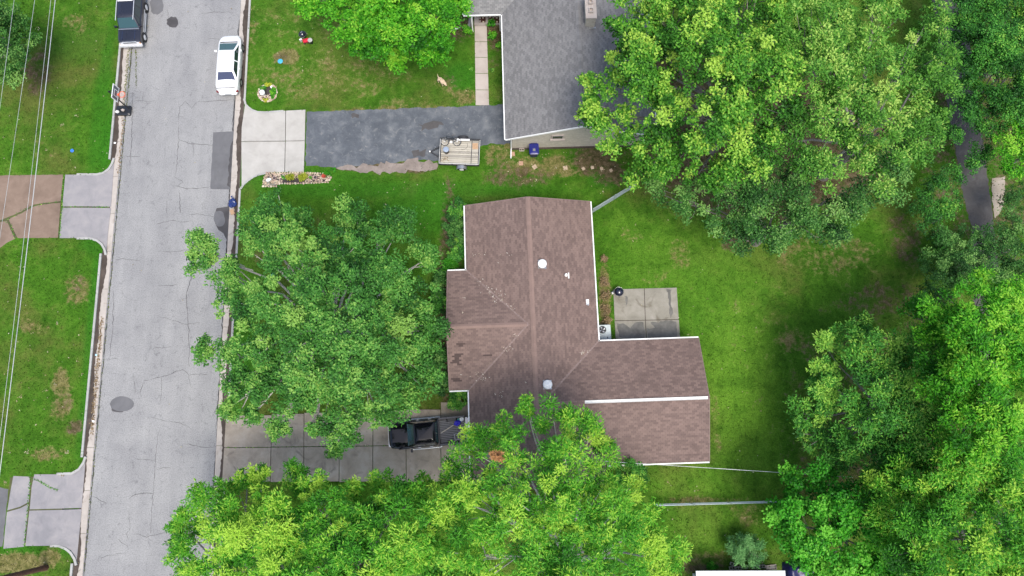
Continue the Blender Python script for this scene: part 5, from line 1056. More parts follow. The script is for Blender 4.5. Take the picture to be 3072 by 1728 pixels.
# ------------------------------------------------------------------ trailer with its load
def trailer():
    a, b, c, d = [G(*p, .55) for p in ((1320, 418), (1439, 423), (1438, 497), (1320, 494))]
    o = (a + b + c + d) / 4; ex = ((b - a) + (c - d)); L = ex.length / 2; ang = math.atan2(ex.y, ex.x); W_ = ((a - d).length + (b - c).length) / 2; o.z = .1
    root = thing('utility_trailer', 'flat wooden decked utility trailer with black frame on the driveway edge', 'trailer', o, ang)
    wm = []
    for k, cl in enumerate([(.38, .355, .3), (.31, .29, .25), (.44, .41, .345)]): wm.append(concrete('deck_wood_%d' % k, tuple(v * .75 for v in cl), cl, tuple(min(1, v * 1.2) for v in cl), stain=.5, stain_col=(.16, .14, .1), sscale=3))
    n = 13; rn = random.Random(3); z = .5
    for k in range(n):
        y = -W_ / 2 + (k + .5) * W_ / n; MB().box((0, y, z), (L - .1, W_ / n - .022, .035)).build('plank', wm[rn.randrange(3)], root)
    fm = flat('trailer_frame', (.03, .03, .033), .5); 
    MB().box((0, 0, .44), (L - .12, .1, .08)).build('frame_beam', fm, root)
    for y in (-W_ / 2, W_ / 2): MB().box((0, y, .47), (L, .07, .1)).build('side_beam', fm, root); MB().box((0, y, .74), (L, .04, .05)).build('top_rail', M['offwhite'] if y < 0 else fm, root)
    for x in (-L / 2, L / 2): MB().box((x, 0, .62), (.035, W_, .05)).build('end_rail', M['offwhite'], root); MB().box((x * .985, 0, .6), (.06, W_, .04)).build('end_bar', fm, root); MB().box((x * .965, 0, .47), (.08, W_, .1)).build('end_beam', fm, root)
    for x in (-L / 2, -L / 6, L / 6, L / 2):
        for y in (-W_ / 2, W_ / 2): MB().box((x, y, .6), (.05, .05, .28)).build('post', fm, root)
    MB().box((L / 2 - .62, 0, .525), (.05, W_ - .1, .02)).build('cross_bar', fm, root)
    for sy in (-1, 1):
        y = sy * (W_ / 2 + .2); wh = MB().cyl((.2, y - .1, .2), .3, .2, n=20, axis='y').build('wheel', M['rubber'], root, 40); wh.data.transform(Matrix.Translation((0, 0, .1))); MB().cyl((.2, y + sy * .1, .3), .17, sy * .02, n=16, axis='y').build('rim', M['white'], wh)
        fe = MB().loft([[Vector((.2 + .42 * math.cos(t), y - .13, .3 + .36 * math.sin(t))), Vector((.2 + .42 * math.cos(t), y + .13, .3 + .36 * math.sin(t))), Vector((.2 + .4 * math.cos(t), y + .13, .28 + .36 * math.sin(t))), Vector((.2 + .4 * math.cos(t), y - .13, .28 + .36 * math.sin(t)))] for t in (math.pi * k / 8 for k in range(9))]).build('fender', M['steel'] if sy < 0 else fm, root, 40)
    for sy in (-1, 1): bar3(MB(), (-L / 2, sy * .45, .42), (-L / 2 - .75, 0, .42), .08, .08).build('tongue', fm, root)
    MB().cyl((-L / 2 - .78, 0, .38), .06, .14, n=10).build('coupler', M['white'], root); MB().tube([(-L / 2 - .4, .1, .5), (-L / 2 - .35, .2, .9), (-L / 2 - .32, .25, .92)], .03, 6).build('jack_handle', M['steel'], root)
    Mw = Matrix.Translation(o) @ Matrix.Rotation(ang, 4, 'Z'); at = lambda x, y, zz: Mw @ Vector((x, y, zz))
    # bicycle leaning against the side rail
    bk = thing('bicycle', 'dark bicycle laid on the wooden trailer deck', 'bicycle', at(-L / 2 + .82, W_ / 2 - .55, .56), ang + .02); bk.rotation_euler = (R(-62), 0, ang + .02)
    bm_ = flat('bike_frame', (.02, .025, .03), .3)
    for x in (-.45, .5):
        w_ = MB().torus((x, 0, .33), .31, .024, Matrix.Rotation(R(90), 3, 'X'), 26, 6).build('wheel', M['rubber'], bk, 60); MB().torus((x, 0, .33), .275, .012, Matrix.Rotation(R(90), 3, 'X'), 26, 5).build('rim', M['steel'], w_, 60); MB().cyl((x, -.04, .33), .03, .08, n=8, axis='y').build('hub', M['steel'], w_)
        sp = MB()
        for k in range(9): t = math.pi * 2 * k / 9; sp.tube([(x, 0, .33), (x + .27 * math.cos(t), 0, .33 + .27 * math.sin(t))], .004, 3)
        tag(sp.build('spokes', M['steel'], w_), kind='stuff')
    fr = MB(); [fr.tube(p, .02, 6) for p in ([(.5, 0, .33), (.04, 0, .3)], [(.04, 0, .3), (.16, 0, .78)], [(.14, 0, .68), (-.3, 0, .72)], [(.04, 0, .3), (-.31, 0, .64)], [(.5, 0, .33), (.14, 0, .66)], [(-.28, 0, .8), (-.45, 0, .33)])]; fr.build('frame', bm_, bk)
    MB().loft([rrect(.05, .3, -.07, .07, .05, .8), rrect(.06, .29, -.06, .06, .05, .85)]).build('saddle', M['black'], bk); MB().tube([(-.22, -.3, .9), (-.3, -.12, .86), (-.28, 0, .82), (-.3, .12, .86), (-.22, .3, .9)], .015, 6).build('handlebar', M['steel'], bk); MB().cyl((.04, -.03, .3), .09, .02, n=14, axis='y').build('chainring', M['steel'], bk)
    for s_ in (-1, 1): MB().box((.04 + s_ * .12, s_ * .1, .3 - s_ * .1), (.1, .08, .03)).build('pedal', M['black'], bk)
    p = at(-L / 2 + .52, -.0, .52); b = thing('drum', 'black drum with blue grey lid on the trailer deck', 'drum', p); MB().lathe((0, 0, 0), [(.2, 0), (.22, .1), (.21, .3), (.23, .48)], 20).build('drum_body', M['black'], b, 30); MB().lathe((0, 0, .475), [(.225, 0), (.225, .03), (.2, .04), (.02, .045)], 20).build('lid', flat('blue_grey_lid', (.27, .33, .42), .4), b, 30)
    b = thing('board', 'white board resting on the trailer side rail', 'board', at(.25, W_ / 2 - .1, .78), ang); MB().box((0, 0, 0), (1.0, .14, .03)).build('plate', M['white'], b)
    b = thing('cardboard_sheet', 'flattened tan cardboard sheet at the trailer rear corner', 'cardboard', at(L / 2 - .36, .55, .523), ang + .05); MB().box((0, 0, .004), (.42, .5, .008)).build('sheet', flat('cardboard', (.42, .27, .16), .8), b)
    b = thing('hose', 'thin dark hose lying on the trailer planks', 'hose', at(.3, .5, .53), ang); MB().tube([(.25, .25, 0), (.3, 0, 0), (.15, -.2, 0), (-.1, -.3, 0), (-.2, -.25, 0)], .012, 5).build('hose_line', M['black'], b)
    g = np.random.default_rng(8); C = np.array([tuple(at(-L / 2 + .5 + g.normal() * .14, -W_ / 2 + .42 + g.normal() * .12, .535)) for _ in range(26)]); A_ = rand_dirs(g, 26); A_[:, 2] *= .2
    tag(link('leaf_pile', leaves_mesh('leaf_pile', C, A_, np.tile([0, 0, 1.], (26, 1)), np.full(26, .12), np.full(26, .06), g.random(26), LM['brownleaf'])), 'dark dry leaves lying on the trailer deck corner', 'leaves', None, 'stuff')
trailer()

# ------------------------------------------------------------------ basketball hoop
def hoop():
    p0 = G(392, 330); root = thing('basketball_hoop', 'portable basketball hoop with clear backboard and orange rim at the kerb', 'basketball hoop', p0 + Vector((0, 0, .02)), 0)
    c = G(370, 331, .15) - p0; cx, cy = c.x, c.y
    MB().loft([rrect(cx - .58, cx + .6, cy - .42, cy + .4, .12, .0), rrect(cx - .58, cx + .6, cy - .42, cy + .4, .14, .14), rrect(cx - .5, cx + .52, cy - .34, cy + .32, .14, .22)]).build('base', M['black'], root, 40)
    for sy in (-.3, .3): MB().cyl((cx + .5, cy + sy - .03, .07), .07, .06, n=10, axis='y').build('wheel', M['rubber'], root)
    MB().tube([(0, 0, .15), (0, 0, 3.15)], .05, 10).build('pole', M['black'], root, 60)
    MB().tube([(cx - .3, cy, .2), (0, 0, 1.0)], .02, 6).build('strut', M['black'], root)
    X = .38; zb, zt = 2.5, 3.25
    for z in (2.65, 3.05):
        for y in (-.12, .12): bar3(MB(), (0, y * .5, z), (X - .03, y, z), .04, .05).build('arm', M['black'], root)
    MB().box((X, 0, (zb + zt) / 2), (.02, 1.1, zt - zb)).build('backboard', flat('smoked_acrylic', (.09, .11, .13), .15), root)
    bd = root.children[-1]
    for y in (-.55, .55): MB().box((X, y, (zb + zt) / 2), (.045, .06, zt - zb + .06)).build('frame_bar', M['white'], bd)
    for z in (zb, zt): MB().box((X, 0, z), (.045, 1.05, .06)).build('frame_bar', M['white'], bd)
    for y in (-.25, .25): MB().box((X + .014, y, zb + .33), (.012, .045, .4)).build('target_line', M['white'], bd)
    for z in (zb + .13, zb + .53): MB().box((X + .014, 0, z), (.012, .545, .045)).build('target_line', M['white'], bd)
    om = flat('rim_orange', (.75, .12, .05), .4); rim = MB().torus((X + .36, 0, 2.62), .235, .022, None, 26, 8).build('rim', om, root, 60); MB().box((X + .08, 0, 2.6), (.14, .16, .08)).build('bracket', om, rim)
    net = MB()
    for k in range(12):
        for s_ in (1, -1):
            pts = [(X + .36 + r_ * math.cos(a), r_ * math.sin(a), 2.6 - z_) for r_, z_, a in ((.235, 0, k * math.pi / 6), (.19, .15, (k + .5 * s_) * math.pi / 6), (.15, .3, (k + s_) * math.pi / 6), (.13, .42, (k + 1.5 * s_) * math.pi / 6))]; net.tube(pts, .008, 3)
    tag(net.build('net', flat('net_cord', (.75, .55, .5), .8), rim), kind='stuff')
    for k, (px, py, s_, ml) in enumerate(((353, 336, .16, 'offwhite'), (370, 331, .15, 'conc_walk'))):
        q = G(px, py, .25); t_ = thing('rock', ['white rock weighing down the grass end of the hoop base', 'tan rock weighing down the middle of the hoop base'][k], 'rock', (q.x, q.y, .22)); MB().ball((0, 0, s_ * .6), (s_, s_ * .8, s_ * .7), 8, 6, .12, random.Random(k)).build('stone', M[ml], t_)
hoop()

# ------------------------------------------------------------------ utility pole and wires
pb = G(139, 1703, .09); lean = Vector((.0, .35, 0))
ptop = pb + Vector((0, 0, 9.6)) + lean
pole = thing('utility_pole', 'dark brown wooden utility pole standing in the dry lawn corner', 'utility pole', pb)
MB().tube([(0, 0, -.2), (lean.x * .5, lean.y * .5, 4.8), (lean.x, lean.y, 9.6)], [.19, .165, .13], 12).build('post', M['wood_pole'], pole, 60)
MB().box((lean.x * .88, lean.y * .88, 8.5), (2.4, .1, .12)).build('crossarm', M['wood_pole'], pole)
for x in (-1.1, -.55, .55, 1.1): MB().lathe((lean.x + x, lean.y * .88, 8.56), [(.03, 0), (.05, .05), (.03, .1), (.05, .14), (.02, .17)], 10).build('insulator', M['steel'], pole)
def wire(label, a, b, r, sag, nm='overhead_wire', mat=None, group=None):
    a, b = Vector(a), Vector(b); pts = []
    for k in range(25):
        t = k / 24; p = a.lerp(b, t); p.z -= sag * 4 * t * (1 - t); pts.append(p)
    o = MB().tube([p - a for p in pts], r, 6).build(nm, mat or M['cable'], None, 60); o.location = a
    return tag(o, label, 'wire', group)
M['cable'] = flat('aluminium_cable', (.5, .52, .52), .45, .3, var=.05)
def far(px, py, z, a):                   # carry the wire on past the edge of the survey to the next pole
    b = G(px, py, z); return a + (b - a) * 1.35
for lab, hz, (px, py), r, dx in (('highest thin overhead wire farthest from the street over the west lawn', 8.7, (36, 0), .012, -1.1), ('second thin overhead wire over the west lawn', 8.7, (98, 0), .012, -.3), ('thin overhead wire beside the thick pale cable', 6.3, (147, 0), .013, .1), ('thick pale overhead cable over the west lawn', 6.0, (160, 0), .026, .16)):
    a = pb + lean * (hz / 9.6) + Vector((dx, 0, hz)); wire(lab, a, far(px, py, hz - .1, a), r, .25, group='overhead wires over the west lawn')
wire('thin service wire running from the rear eave to the trees', G(1815, 1384, 2.95), G(2560, 1432, 5.2), .016, .25)

# ------------------------------------------------------------------ fences
def fence(label, pxs, h=1.15, step=2.4):
    P = [G(*p, .09) for p in pxs]; root = thing('chain_link_fence', label, 'fence', P[0], 0); Q = [p - P[0] for p in P]
    for a, b in zip(Q[:-1], Q[1:]):
        L = (b - a).length; n = max(1, round(L / step)); d = (b - a) / L
        for k in range(n + 1):
            p = a + d * (L * k / n); po = MB().cyl(p - Vector((0, 0, .1)), .035, h + .16, n=8).build('post', M['galv'], root, 50); MB().ball(p + Vector((0, 0, h + .07)), .042, 8, 5).build('cap', M['galv'], po)
        MB().tube([a + Vector((0, 0, h)), b + Vector((0, 0, h))], .028, 7).build('top_rail', M['galv'], root, 60)
        mb = MB(); m = int(L / .075)
        for k in range(-int(h / .075), m):
            for s_ in (0, 1):
                t0, t1 = k * .075, k * .075 + h; z0, z1 = (0, h) if s_ == 0 else (h, 0)
                if t0 < 0: z0 = z0 + (z1 - z0) * (-t0 / h); t0 = 0
                if t1 > L: z1 = z0 + (z1 - z0) * ((L - t0) / (t1 - t0)); t1 = L
                if t1 > t0: mb.tube([a + d * t0 + Vector((0, 0, z0)), a + d * t1 + Vector((0, 0, z1))], .005, 3)
        tag(mb.build('wire_mesh', M['galv'], root), kind='stuff')
fence('short grey chain link fence slanting from the brown house corner', [(1775, 640), (1905, 560)])
fence('long grey chain link fence across the grass between the shed and rear wing', [(1960, 1512), (2400, 1500)])

# ------------------------------------------------------------------ bins, grills, small things
def bin_():
    p = G(1601, 462, .09); root = thing('wheeled_bin', 'navy blue wheeled rubbish bin against the painted brick wall', 'bin', p, .03); m = flat('navy_plastic', (.012, .015, .1), .3)
    MB().loft([rrect(-.27, .27, -.3, .3, .06, .08), rrect(-.34, .34, -.4, .4, .08, .98)]).build('bin_body', m, root, 40); MB().loft([rrect(-.37, .37, -.44, .44, .09, .98), rrect(-.37, .37, -.44, .44, .09, 1.03), rrect(-.25, .25, -.32, .32, .1, 1.08)]).build('lid', flat('navy_lid', (.016, .02, .16), .25), root, 40)
    MB().tube([(-.25, .42, .95), (-.22, .5, .97), (.22, .5, .97), (.25, .42, .95)], .02, 6).build('handle', m, root)
    for x in (-.3, .3): MB().cyl((x - .04, .34, .12), .12, .08, n=12, axis='x').build('wheel', M['rubber'], root)
    MB().box((0, -.1, 1.085), (.2, .2, .01)).build('lid_mark', M['steel'], root)
bin_()
def cinder(label, px, rz, group=None, z=.09, parent_label=None, tip=False):
    p = G(px[0], px[1], z); root = thing('cinder_block', label, 'cinder block', p, rz, group); mb = MB(); m = M['conc_walk']
    for y in (-.085, .085): mb.box((0, y, .1), (.4, .03, .2))
    MB().prism([(-.2, -.1), (.2, -.1), (.2, -.07), (-.2, -.07)], 0, .2).build('face_shell', m, root); MB().prism([(-.2, .07), (.2, .07), (.2, .1), (-.2, .1)], 0, .2).build('face_shell', m, root)
    for x in (-.185, 0, .185): MB().box((x, 0, .1), (.03, .138, .2)).build('web', m, root)
    return root
cinder('lone cinder block lying beside the navy bin', (1565, 451), .0)
for k, (px, rz, lab) in enumerate([((2198, 1692), -.35, 'tilted cinder block at the end of the row by the feathery shrub'), ((2195, 1703), .1, 'half hidden cinder block against the tilted one'), ((2214, 1704), .05, 'cinder block between the half hidden one and the shrub'), ((2233, 1700), .03, 'cinder block at the foot of the feathery shrub'), ((2268, 1699), .0, 'cinder block in the pair beside the dark tray'), ((2285, 1698), .04, 'cinder block touching the dark tray')]):
    cinder(lab, px, rz, 'cinder blocks beside the white shed')
p = G(2312, 1702, .09); tr = thing('tray', 'dark tray with pale rim at the end of the cinder blocks', 'tray', p, .1); MB().loft([rrect(-.36, .36, -.14, .14, .04, 0), rrect(-.38, .38, -.16, .16, .04, .1), rrect(-.35, .35, -.13, .13, .04, .1), rrect(-.34, .34, -.12, .12, .04, .02)], True, True).build('tray_body', M['black'], tr); MB().box((0, .16, .11), (.76, .03, .02)).build('rim', M['conc_walk'], tr)
stones = [((1538, 462), .1, 'terracotta stepping stone nearest the downspout'), ((1563, 490), 0, 'terracotta stepping stone next to the lone cinder block'), ((1604, 501), .6, 'tan stepping stone in front of the navy bin'), ((1696, 504), .2, 'tan stepping stone alone in the worn grass'), ((1750, 506), .5, 'half buried stepping stone at the start of the dirt'), ((1777, 503), .3, 'broken stepping stone in the dirt'), ((1805, 506), .1, 'stepping stone sunk in the bare dirt'), ((1833, 511), .5, 'small stepping stone under the edge of the tree')]
tm = [concrete('terracotta_paver', (.3, .18, .12), (.42, .26, .18), (.5, .34, .26)), concrete('tan_paver', (.34, .25, .17), (.45, .35, .25), (.55, .45, .35))]
for k, (px, rz, lab) in enumerate(stones):
    p = G(*px, .09); s_ = .17 if k < 4 else .12; o = MB().loft([rrect(-s_, s_, -s_, s_, .02, -.02), rrect(-s_, s_, -s_, s_, .02, .025), rrect(-s_ + .01, s_ - .01, -s_ + .01, s_ - .01, .02, .032)]).build('stepping_stone', tm[0 if k < 2 else 1], None); o.location = p; o.rotation_euler = (0, 0, rz); tag(o, lab, 'stepping stone', 'stepping stones beside the grey house')
# small rocks along the foot of the painted wall
for k, px in enumerate([1640, 1651, 1668, 1676, 1692, 1708, 1716, 1733, 1741]):
    p = G(px, 441, .09); o = MB().ball((0, 0, .03), (rnd.uniform(.06, .12), .06, .05), 7, 5, .2, rnd).build('rock', M['conc_walk'], None); o.location = p; tag(o, 'pale small rock in the line along the painted wall foot', 'rock', 'rocks along the painted wall')
def kettle(px, label, lid, legcol, h=.75, r=.28, z0=.09):
    p = G(*px, z0); root = thing('kettle_grill', label, 'grill', p, .5); MB().lathe((0, 0, h - .26), [(.05, 0), (r * .75, .06), (r, .2), (r, .22)], 20).build('bowl', M['black'], root, 40); l = MB().lathe((0, 0, h - .03), [(r + .01, 0), (r * .93, .1), (r * .6, .2), (.03, .24)], 20).build('lid', lid, root, 40)
    MB().tube([(-.07, 0, h + .19), (-.06, 0, h + .26), (.06, 0, h + .26), (.07, 0, h + .19)], .014, 6).build('handle', M['steel'], l)
    for k in range(3): a = k * 2.09 + .4; MB().tube([(r * .6 * math.cos(a), r * .6 * math.sin(a), h - .18), (r * 1.05 * math.cos(a), r * 1.05 * math.sin(a), 0)], .016, 6).build('leg', legcol, root)
    MB().torus((0, 0, h - .03), r + .012, .01, None, 24, 5).build('rim_band', M['steel'], root); return root
kettle((914, 116), 'black kettle grill standing on the lawn beside a red cart', flat('gloss_black', (.008, .008, .014), .12, coat=.8), M['steel'], .7, .29)
p = G(920, 127, .09); rc = thing('wagon', 'small red wagon beside the black kettle grill', 'wagon', p, .3); rm_ = flat('red_paint', (.6, .03, .06), .3); MB().loft([rrect(-.2, .2, -.13, .13, .03, .14), rrect(-.24, .24, -.16, .16, .03, .3), rrect(-.22, .22, -.14, .14, .03, .3), rrect(-.19, .19, -.12, .12, .03, .17)]).build('tub', rm_, rc)
for x in (-.15, .15):
    for y in (-.15, .15): MB().cyl((x, y - .02, .08), .08, .04, n=12, axis='y').build('wheel', M['rubber'], rc)
MB().tube([(.22, 0, .16), (.45, 0, .3), (.5, 0, .5)], .012, 5).build('handle', M['black'], rc)
p = G(905, 124, .09); o = thing('folding_stool', 'tiny pale folding stool at the kettle grill foot', 'stool', p, .6); MB().box((0, 0, .3), (.22, .14, .02)).build('seat', M['white'], o)
for s_ in (-1, 1): MB().tube([(-.1 * s_, .06, .29), (.1 * s_, .06, 0)], .012, 5).build('leg', M['white'], o); MB().tube([(-.1 * s_, -.06, .29), (.1 * s_, -.06, 0)], .012, 5).build('leg', M['white'], o)
p = G(934, 128, .09); o = thing('bucket', 'black bucket with round white lid beside the red wagon', 'bucket', p); MB().lathe((0, 0, 0), [(.16, 0), (.19, .38)], 18).build('bucket_body', M['black'], o, 40); MB().lathe((0, 0, .37), [(.19, 0), (.195, .03), (.16, .04), (.15, .03), (.02, .03)], 18).build('lid', M['conc_white'], o, 40); MB().tube([(.19, 0, .3), (0, .25, .15), (-.19, 0, .3)], .008, 5).build('handle', M['steel'], o)
kettle((1853, 880), 'black round kettle grill standing on the patio corner', flat('kettle_black', (.01, .011, .025), .15, coat=.6), M['black'], .7, .34, .13)
p = G(1837, 880, .13); o = thing('gas_bottle', 'small white gas bottle behind the patio kettle grill', 'gas bottle', p); MB().lathe((0, 0, 0), [(.08, 0), (.1, .04), (.1, .26), (.05, .33)], 14).build('bottle', M['white'], o, 40); MB().cyl((0, 0, .33), .03, .06, n=8).build('valve', M['steel'], o)
def disc(name, label, cat, px, r, col, h=.03):
    p = G(*px, .095); o = thing(name, label, cat, p); m = flat(name + '_plastic_%d' % px[0], col, .35); MB().lathe((0, 0, 0), [(r, 0), (r, h * .6), (r * .93, h), (r * .3, h * 1.1), (.01, h * 1.1)], 20).build('dish', m, o, 50); MB().torus((0, 0, h * .7), r * .97, .014, None, 22, 6).build('rim', m, o, 60); return o
disc('flying_disc', 'blue flying disc lying on the round brown patch', 'flying disc', (841, 184), .2, (.06, .4, .62))
o = disc('food_container', 'small bright blue plastic tub lid on the west lawn', 'tub lid', (217, 452), .14, (.04, .2, .7)); 
p = G(821, 826, .09); o = thing('ball', 'light blue ball on the grass under the oak', 'ball', p); bm2 = flat('blue_ball', (.1, .45, .55), .4); MB().ball((0, 0, .14), .14, 16, 10).build('ball_skin', bm2, o, 80); MB().torus((0, 0, .14), .139, .006, Matrix.Rotation(R(70), 3, 'X'), 24, 4).build('seam', M['black'], o)
def ac():
    p = G(1812, 1002, .09); ang = R(2.0); root = thing('air_conditioner', 'pale grey air conditioning cabinet with round fan in the wall corner', 'air conditioner', p + Vector((-.1, -.1, 0)), ang); m = flat('ac_grey', (.46, .52, .53), .5)
    MB().loft([rrect(-.46, .46, -.62, .62, .03, .05), rrect(-.46, .46, -.62, .62, .03, .95)]).build('cabinet', m, root, 40); MB().loft([rrect(-.48, .48, -.64, .64, .04, .95), rrect(-.48, .48, -.64, .64, .04, .985)]).build('top_panel', m, root, 40)
    f = MB().cyl((-.13, .28, .983), .27, .012, n=24).build('fan_well', M['black'], root)
    for k in range(4):
        a = k * math.pi / 2 + .4; MB().add([(-.13 + .05 * math.cos(a), .28 + .05 * math.sin(a), 1.0), (-.13 + .22 * math.cos(a - .35), .28 + .22 * math.sin(a - .35), 1.0), (-.13 + .23 * math.cos(a + .35), .28 + .23 * math.sin(a + .35), 1.01)], [(0, 1, 2)]).build('blade', M['steel'], f)
    for r_ in (.12, .2, .27): MB().torus((-.13, .28, 1.02), r_, .007, None, 24, 4).build('guard_ring', M['black'], f)
    MB().box((.22, -.3, .99), (.07, .1, .01)).build('badge', M['black'], root); MB().prism([(-.55, -.72), (.55, -.72), (.55, .72), (-.55, .72)], -.05, .05).build('pad', M['conc_grey'], root)
ac()
p = G(700, 612, .02); o = thing('rubbish_bag', 'dark blue rubbish bag lying in the east gutter', 'bag', p); bm3 = flat('dark_blue_bag', (.02, .04, .16), .22, var=.5, vscale=14); MB().ball((0, 0, .2), (.3, .38, .24), 14, 9, .16, random.Random(9)).build('bag_body', bm3, o); MB().tube([(.02, .3, .3), (.0, .42, .36), (-.05, .5, .32)], [.07, .03, .07], 6).build('knot', bm3, o)
p = G(697, 636, .02); o = thing('cardboard_box', 'torn flat brown cardboard beside the rubbish bag', 'cardboard', p, .4); MB().box((0, 0, .03), (.3, .42, .02)).build('sheet', bpy.data.materials['cardboard'], o); MB().box((.05, -.12, .06), (.2, .2, .015), .4).build('flap', bpy.data.materials['cardboard'], o)
for px, lab in (((345, 429), 'white paper scrap in the west gutter beside the lawn'), ((289, 1065), 'pale blue paper scrap in the west gutter'), ((280, 1264), 'crumpled white scrap on the west gutter pan')):
    p = G(*px, .02); o = MB().add([(-.09, -.06, .01), (.08, -.07, .03), (.1, .06, .015), (-.07, .08, .04), (0, 0, .05)], [(0, 1, 4), (1, 2, 4), (2, 3, 4), (3, 0, 4)]).build('litter', M['white'] if 'blue' not in lab else flat('pale_blue_paper', (.4, .6, .68), .7), None); o.location = p; tag(o, lab, 'litter')

# ------------------------------------------------------------------ flower beds
def stone_ball(root, x, y, s_, mats, rn, z=.0):
    o = MB().ball((0, 0, s_ * .4), (s_ * rn.uniform(.8, 1.3), s_ * rn.uniform(.7, 1.1), s_ * .7), 7, 5, .16, rn).build('stone', rn.choice(mats), root); o.location = (x, y, z); o.rotation_euler = (0, 0, rn.uniform(0, 3)); return o
gm_ = [concrete('pink_stone', (.3, .2, .16), (.45, .32, .26), (.6, .46, .4)), concrete('cream_stone', (.42, .35, .25), (.58, .5, .38), (.72, .65, .52)), concrete('tan_stone', (.3, .22, .14), (.44, .35, .24), (.55, .46, .35))]
M['mulch'] = concrete('dark_mulch', (.025, .022, .022), (.05, .042, .04), (.09, .075, .07))
def gravel_sheet(root, poly, mat_n, n, rn, s0=.03, s1=.06, keep=None):
    P = [(p.x, p.y) for p in poly]; x0, x1 = min(p[0] for p in P), max(p[0] for p in P); y0, y1 = min(p[1] for p in P), max(p[1] for p in P); mbs = [MB() for _ in gm_]; k = 0
    while k < n:
        x, y = rn.uniform(x0, x1), rn.uniform(y0, y1)
        if not in_poly(np.array([x]), np.array([y]), P)[0] or (keep and not keep(x, y)): 
            k += .2; continue
        k += 1; s_ = rn.uniform(s0, s1); mbs[rn.randrange(3)].ball((x, y, .02), (s_ * rn.uniform(.8, 1.5), s_, s_ * .6), 5, 3, .2, rn)
    for mb, m in zip(mbs, gm_):
        if mb.v: tag(mb.build('gravel', m, root), kind='stuff')
rn = random.Random(21)
poly = [G(*p, .09) for p in [(790, 544), (794, 532), (800, 519), (840, 519), (910, 518), (961, 520.5), (987, 524), (993, 533), (984, 546.6), (950, 549), (919, 550), (847, 551), (831.5, 552), (830, 559.6), (790, 559)]]
c0 = G(890, 538, .09); fb = thing('flower_bed', 'long flower bed with tan gravel and stone edging beside the pale apron', 'flower bed', c0); lp = [p - c0 for p in poly]; MB().prism(rough_poly(lp, .02), -.05, .012).build('soil', M['mulch'], fb)
dk0, dk1 = (G(847, 540, .09) - c0).x, (G(916, 540, .09) - c0).x
gravel_sheet(fb, lp, None, 900, rn, keep=lambda x, y: not (dk0 < x < dk1 and y < .05))
n = len(lp)
for i in range(n):
    a, b = lp[i], lp[(i + 1) % n]; k = max(1, int((b - a).length / .19))
    for j in range(k):
        q = a.lerp(b, j / k); stone_ball(fb, q.x, q.y, rn.uniform(.07, .11), gm_, rn)
for k in range(16):
    q = G(rn.uniform(794, 829), rn.uniform(547, 558), .09) - c0; stone_ball(fb, q.x, q.y, rn.uniform(.09, .14), [gm_[2], M['conc_patio']], rn, .02)
q = G(808, 541, .09); o = thing('rock', 'large white rock beside the flower pot in the gravel bed', 'rock', q, .4); MB().ball((0, 0, .12), (.24, .14, .15), 10, 7, .08, rn).build('stone', M['white'], o, 60)
def pot(px, label, inside):
    q = G(*px, .1); o = thing('flower_pot', label, 'flower pot', q); MB().lathe((0, 0, 0), [(.09, 0), (.14, .2), (.155, .2), (.155, .25), (.13, .25), (.12, .2), (.01, .19)], 16).build('pot', flat('pot_clay_%d' % px[0], (.5, .36, .33), .7), o, 40); MB().cyl((0, 0, .19), .118, .02, n=14).build('soil', inside, o)
    for k in range(3): MB().tube([(0, 0, .2), (.03 * math.cos(k * 2), .03 * math.sin(k * 2), .28)], .01, 4).build('stalk', M['bark_pale'], o)
pot((826, 537), 'round clay flower pot next to the large white rock', M['mulch']); pot((948, 535), 'round clay flower pot between yellow shrub and red flowers', M['mulch'])
plant('yellow_shrub', 'compact yellow green shrub in the middle of the gravel bed', (873, 533), .36, .45, LM['yellow'], 'shrub', 101, n=420, L=.09, W=.06); plant('yellow_shrub', 'broad yellow green shrub beside the clay pot in the gravel bed', (911, 535), .42, .45, LM['yellow'], 'shrub', 102, n=520, L=.09, W=.06)
plant('small_plant', 'dark green plant between clay pot and compact yellow shrub', (852, 534), .2, .25, LM['ash'], 'plant', 103, n=120, L=.09, W=.05); plant('small_plant', 'small dark plant between broad yellow shrub and clay pot', (932, 535), .14, .2, LM['ash'], 'plant', 104, n=70, L=.08, W=.04)
plant('red_flowers', 'cluster of red flowers at the bed end', (971, 532), .24, .3, LM['red'], 'flowers', 105, n=140, L=.09, W=.06); plant('spiky_plant', 'dark spiky plant behind the red flowers', (981, 523), .36, .35, LM['vivid'], 'plant', 106, n=160, L=.26, W=.03, style='spray', vmean=.35)
c0 = G(803, 279, .09); fb = thing('flower_bed', 'small round flower bed ringed with pale stones on the corner lawn', 'flower bed', c0); rr_ = .74; circ = [Vector((rr_ * math.cos(a), rr_ * math.sin(a) * 1.02, 0)) for a in (2 * math.pi * k / 24 for k in range(24))]
MB().prism([(p.x, p.y) for p in circ], -.05, .012).build('soil', M['mulch'], fb)
for k in range(30): a = 2 * math.pi * k / 30; stone_ball(fb, rr_ * math.cos(a), rr_ * math.sin(a), rn.uniform(.065, .1), gm_[:2], rn)
gravel_sheet(fb, circ, None, 160, rn, keep=lambda x, y: y < -.1)
q = G(793, 286, .1); o = thing('garden_globe', 'white glass globe on a stand in the round flower bed', 'garden globe', q); MB().lathe((0, 0, 0), [(.12, 0), (.06, .08), (.05, .22), (.1, .3)], 14).build('stand', M['conc_white'], o, 40); MB().ball((0, 0, .5), .225, 20, 12).build('globe', flat('white_glass', (.85, .84, .86), .12, coat=.6, var=.02), o, 80)
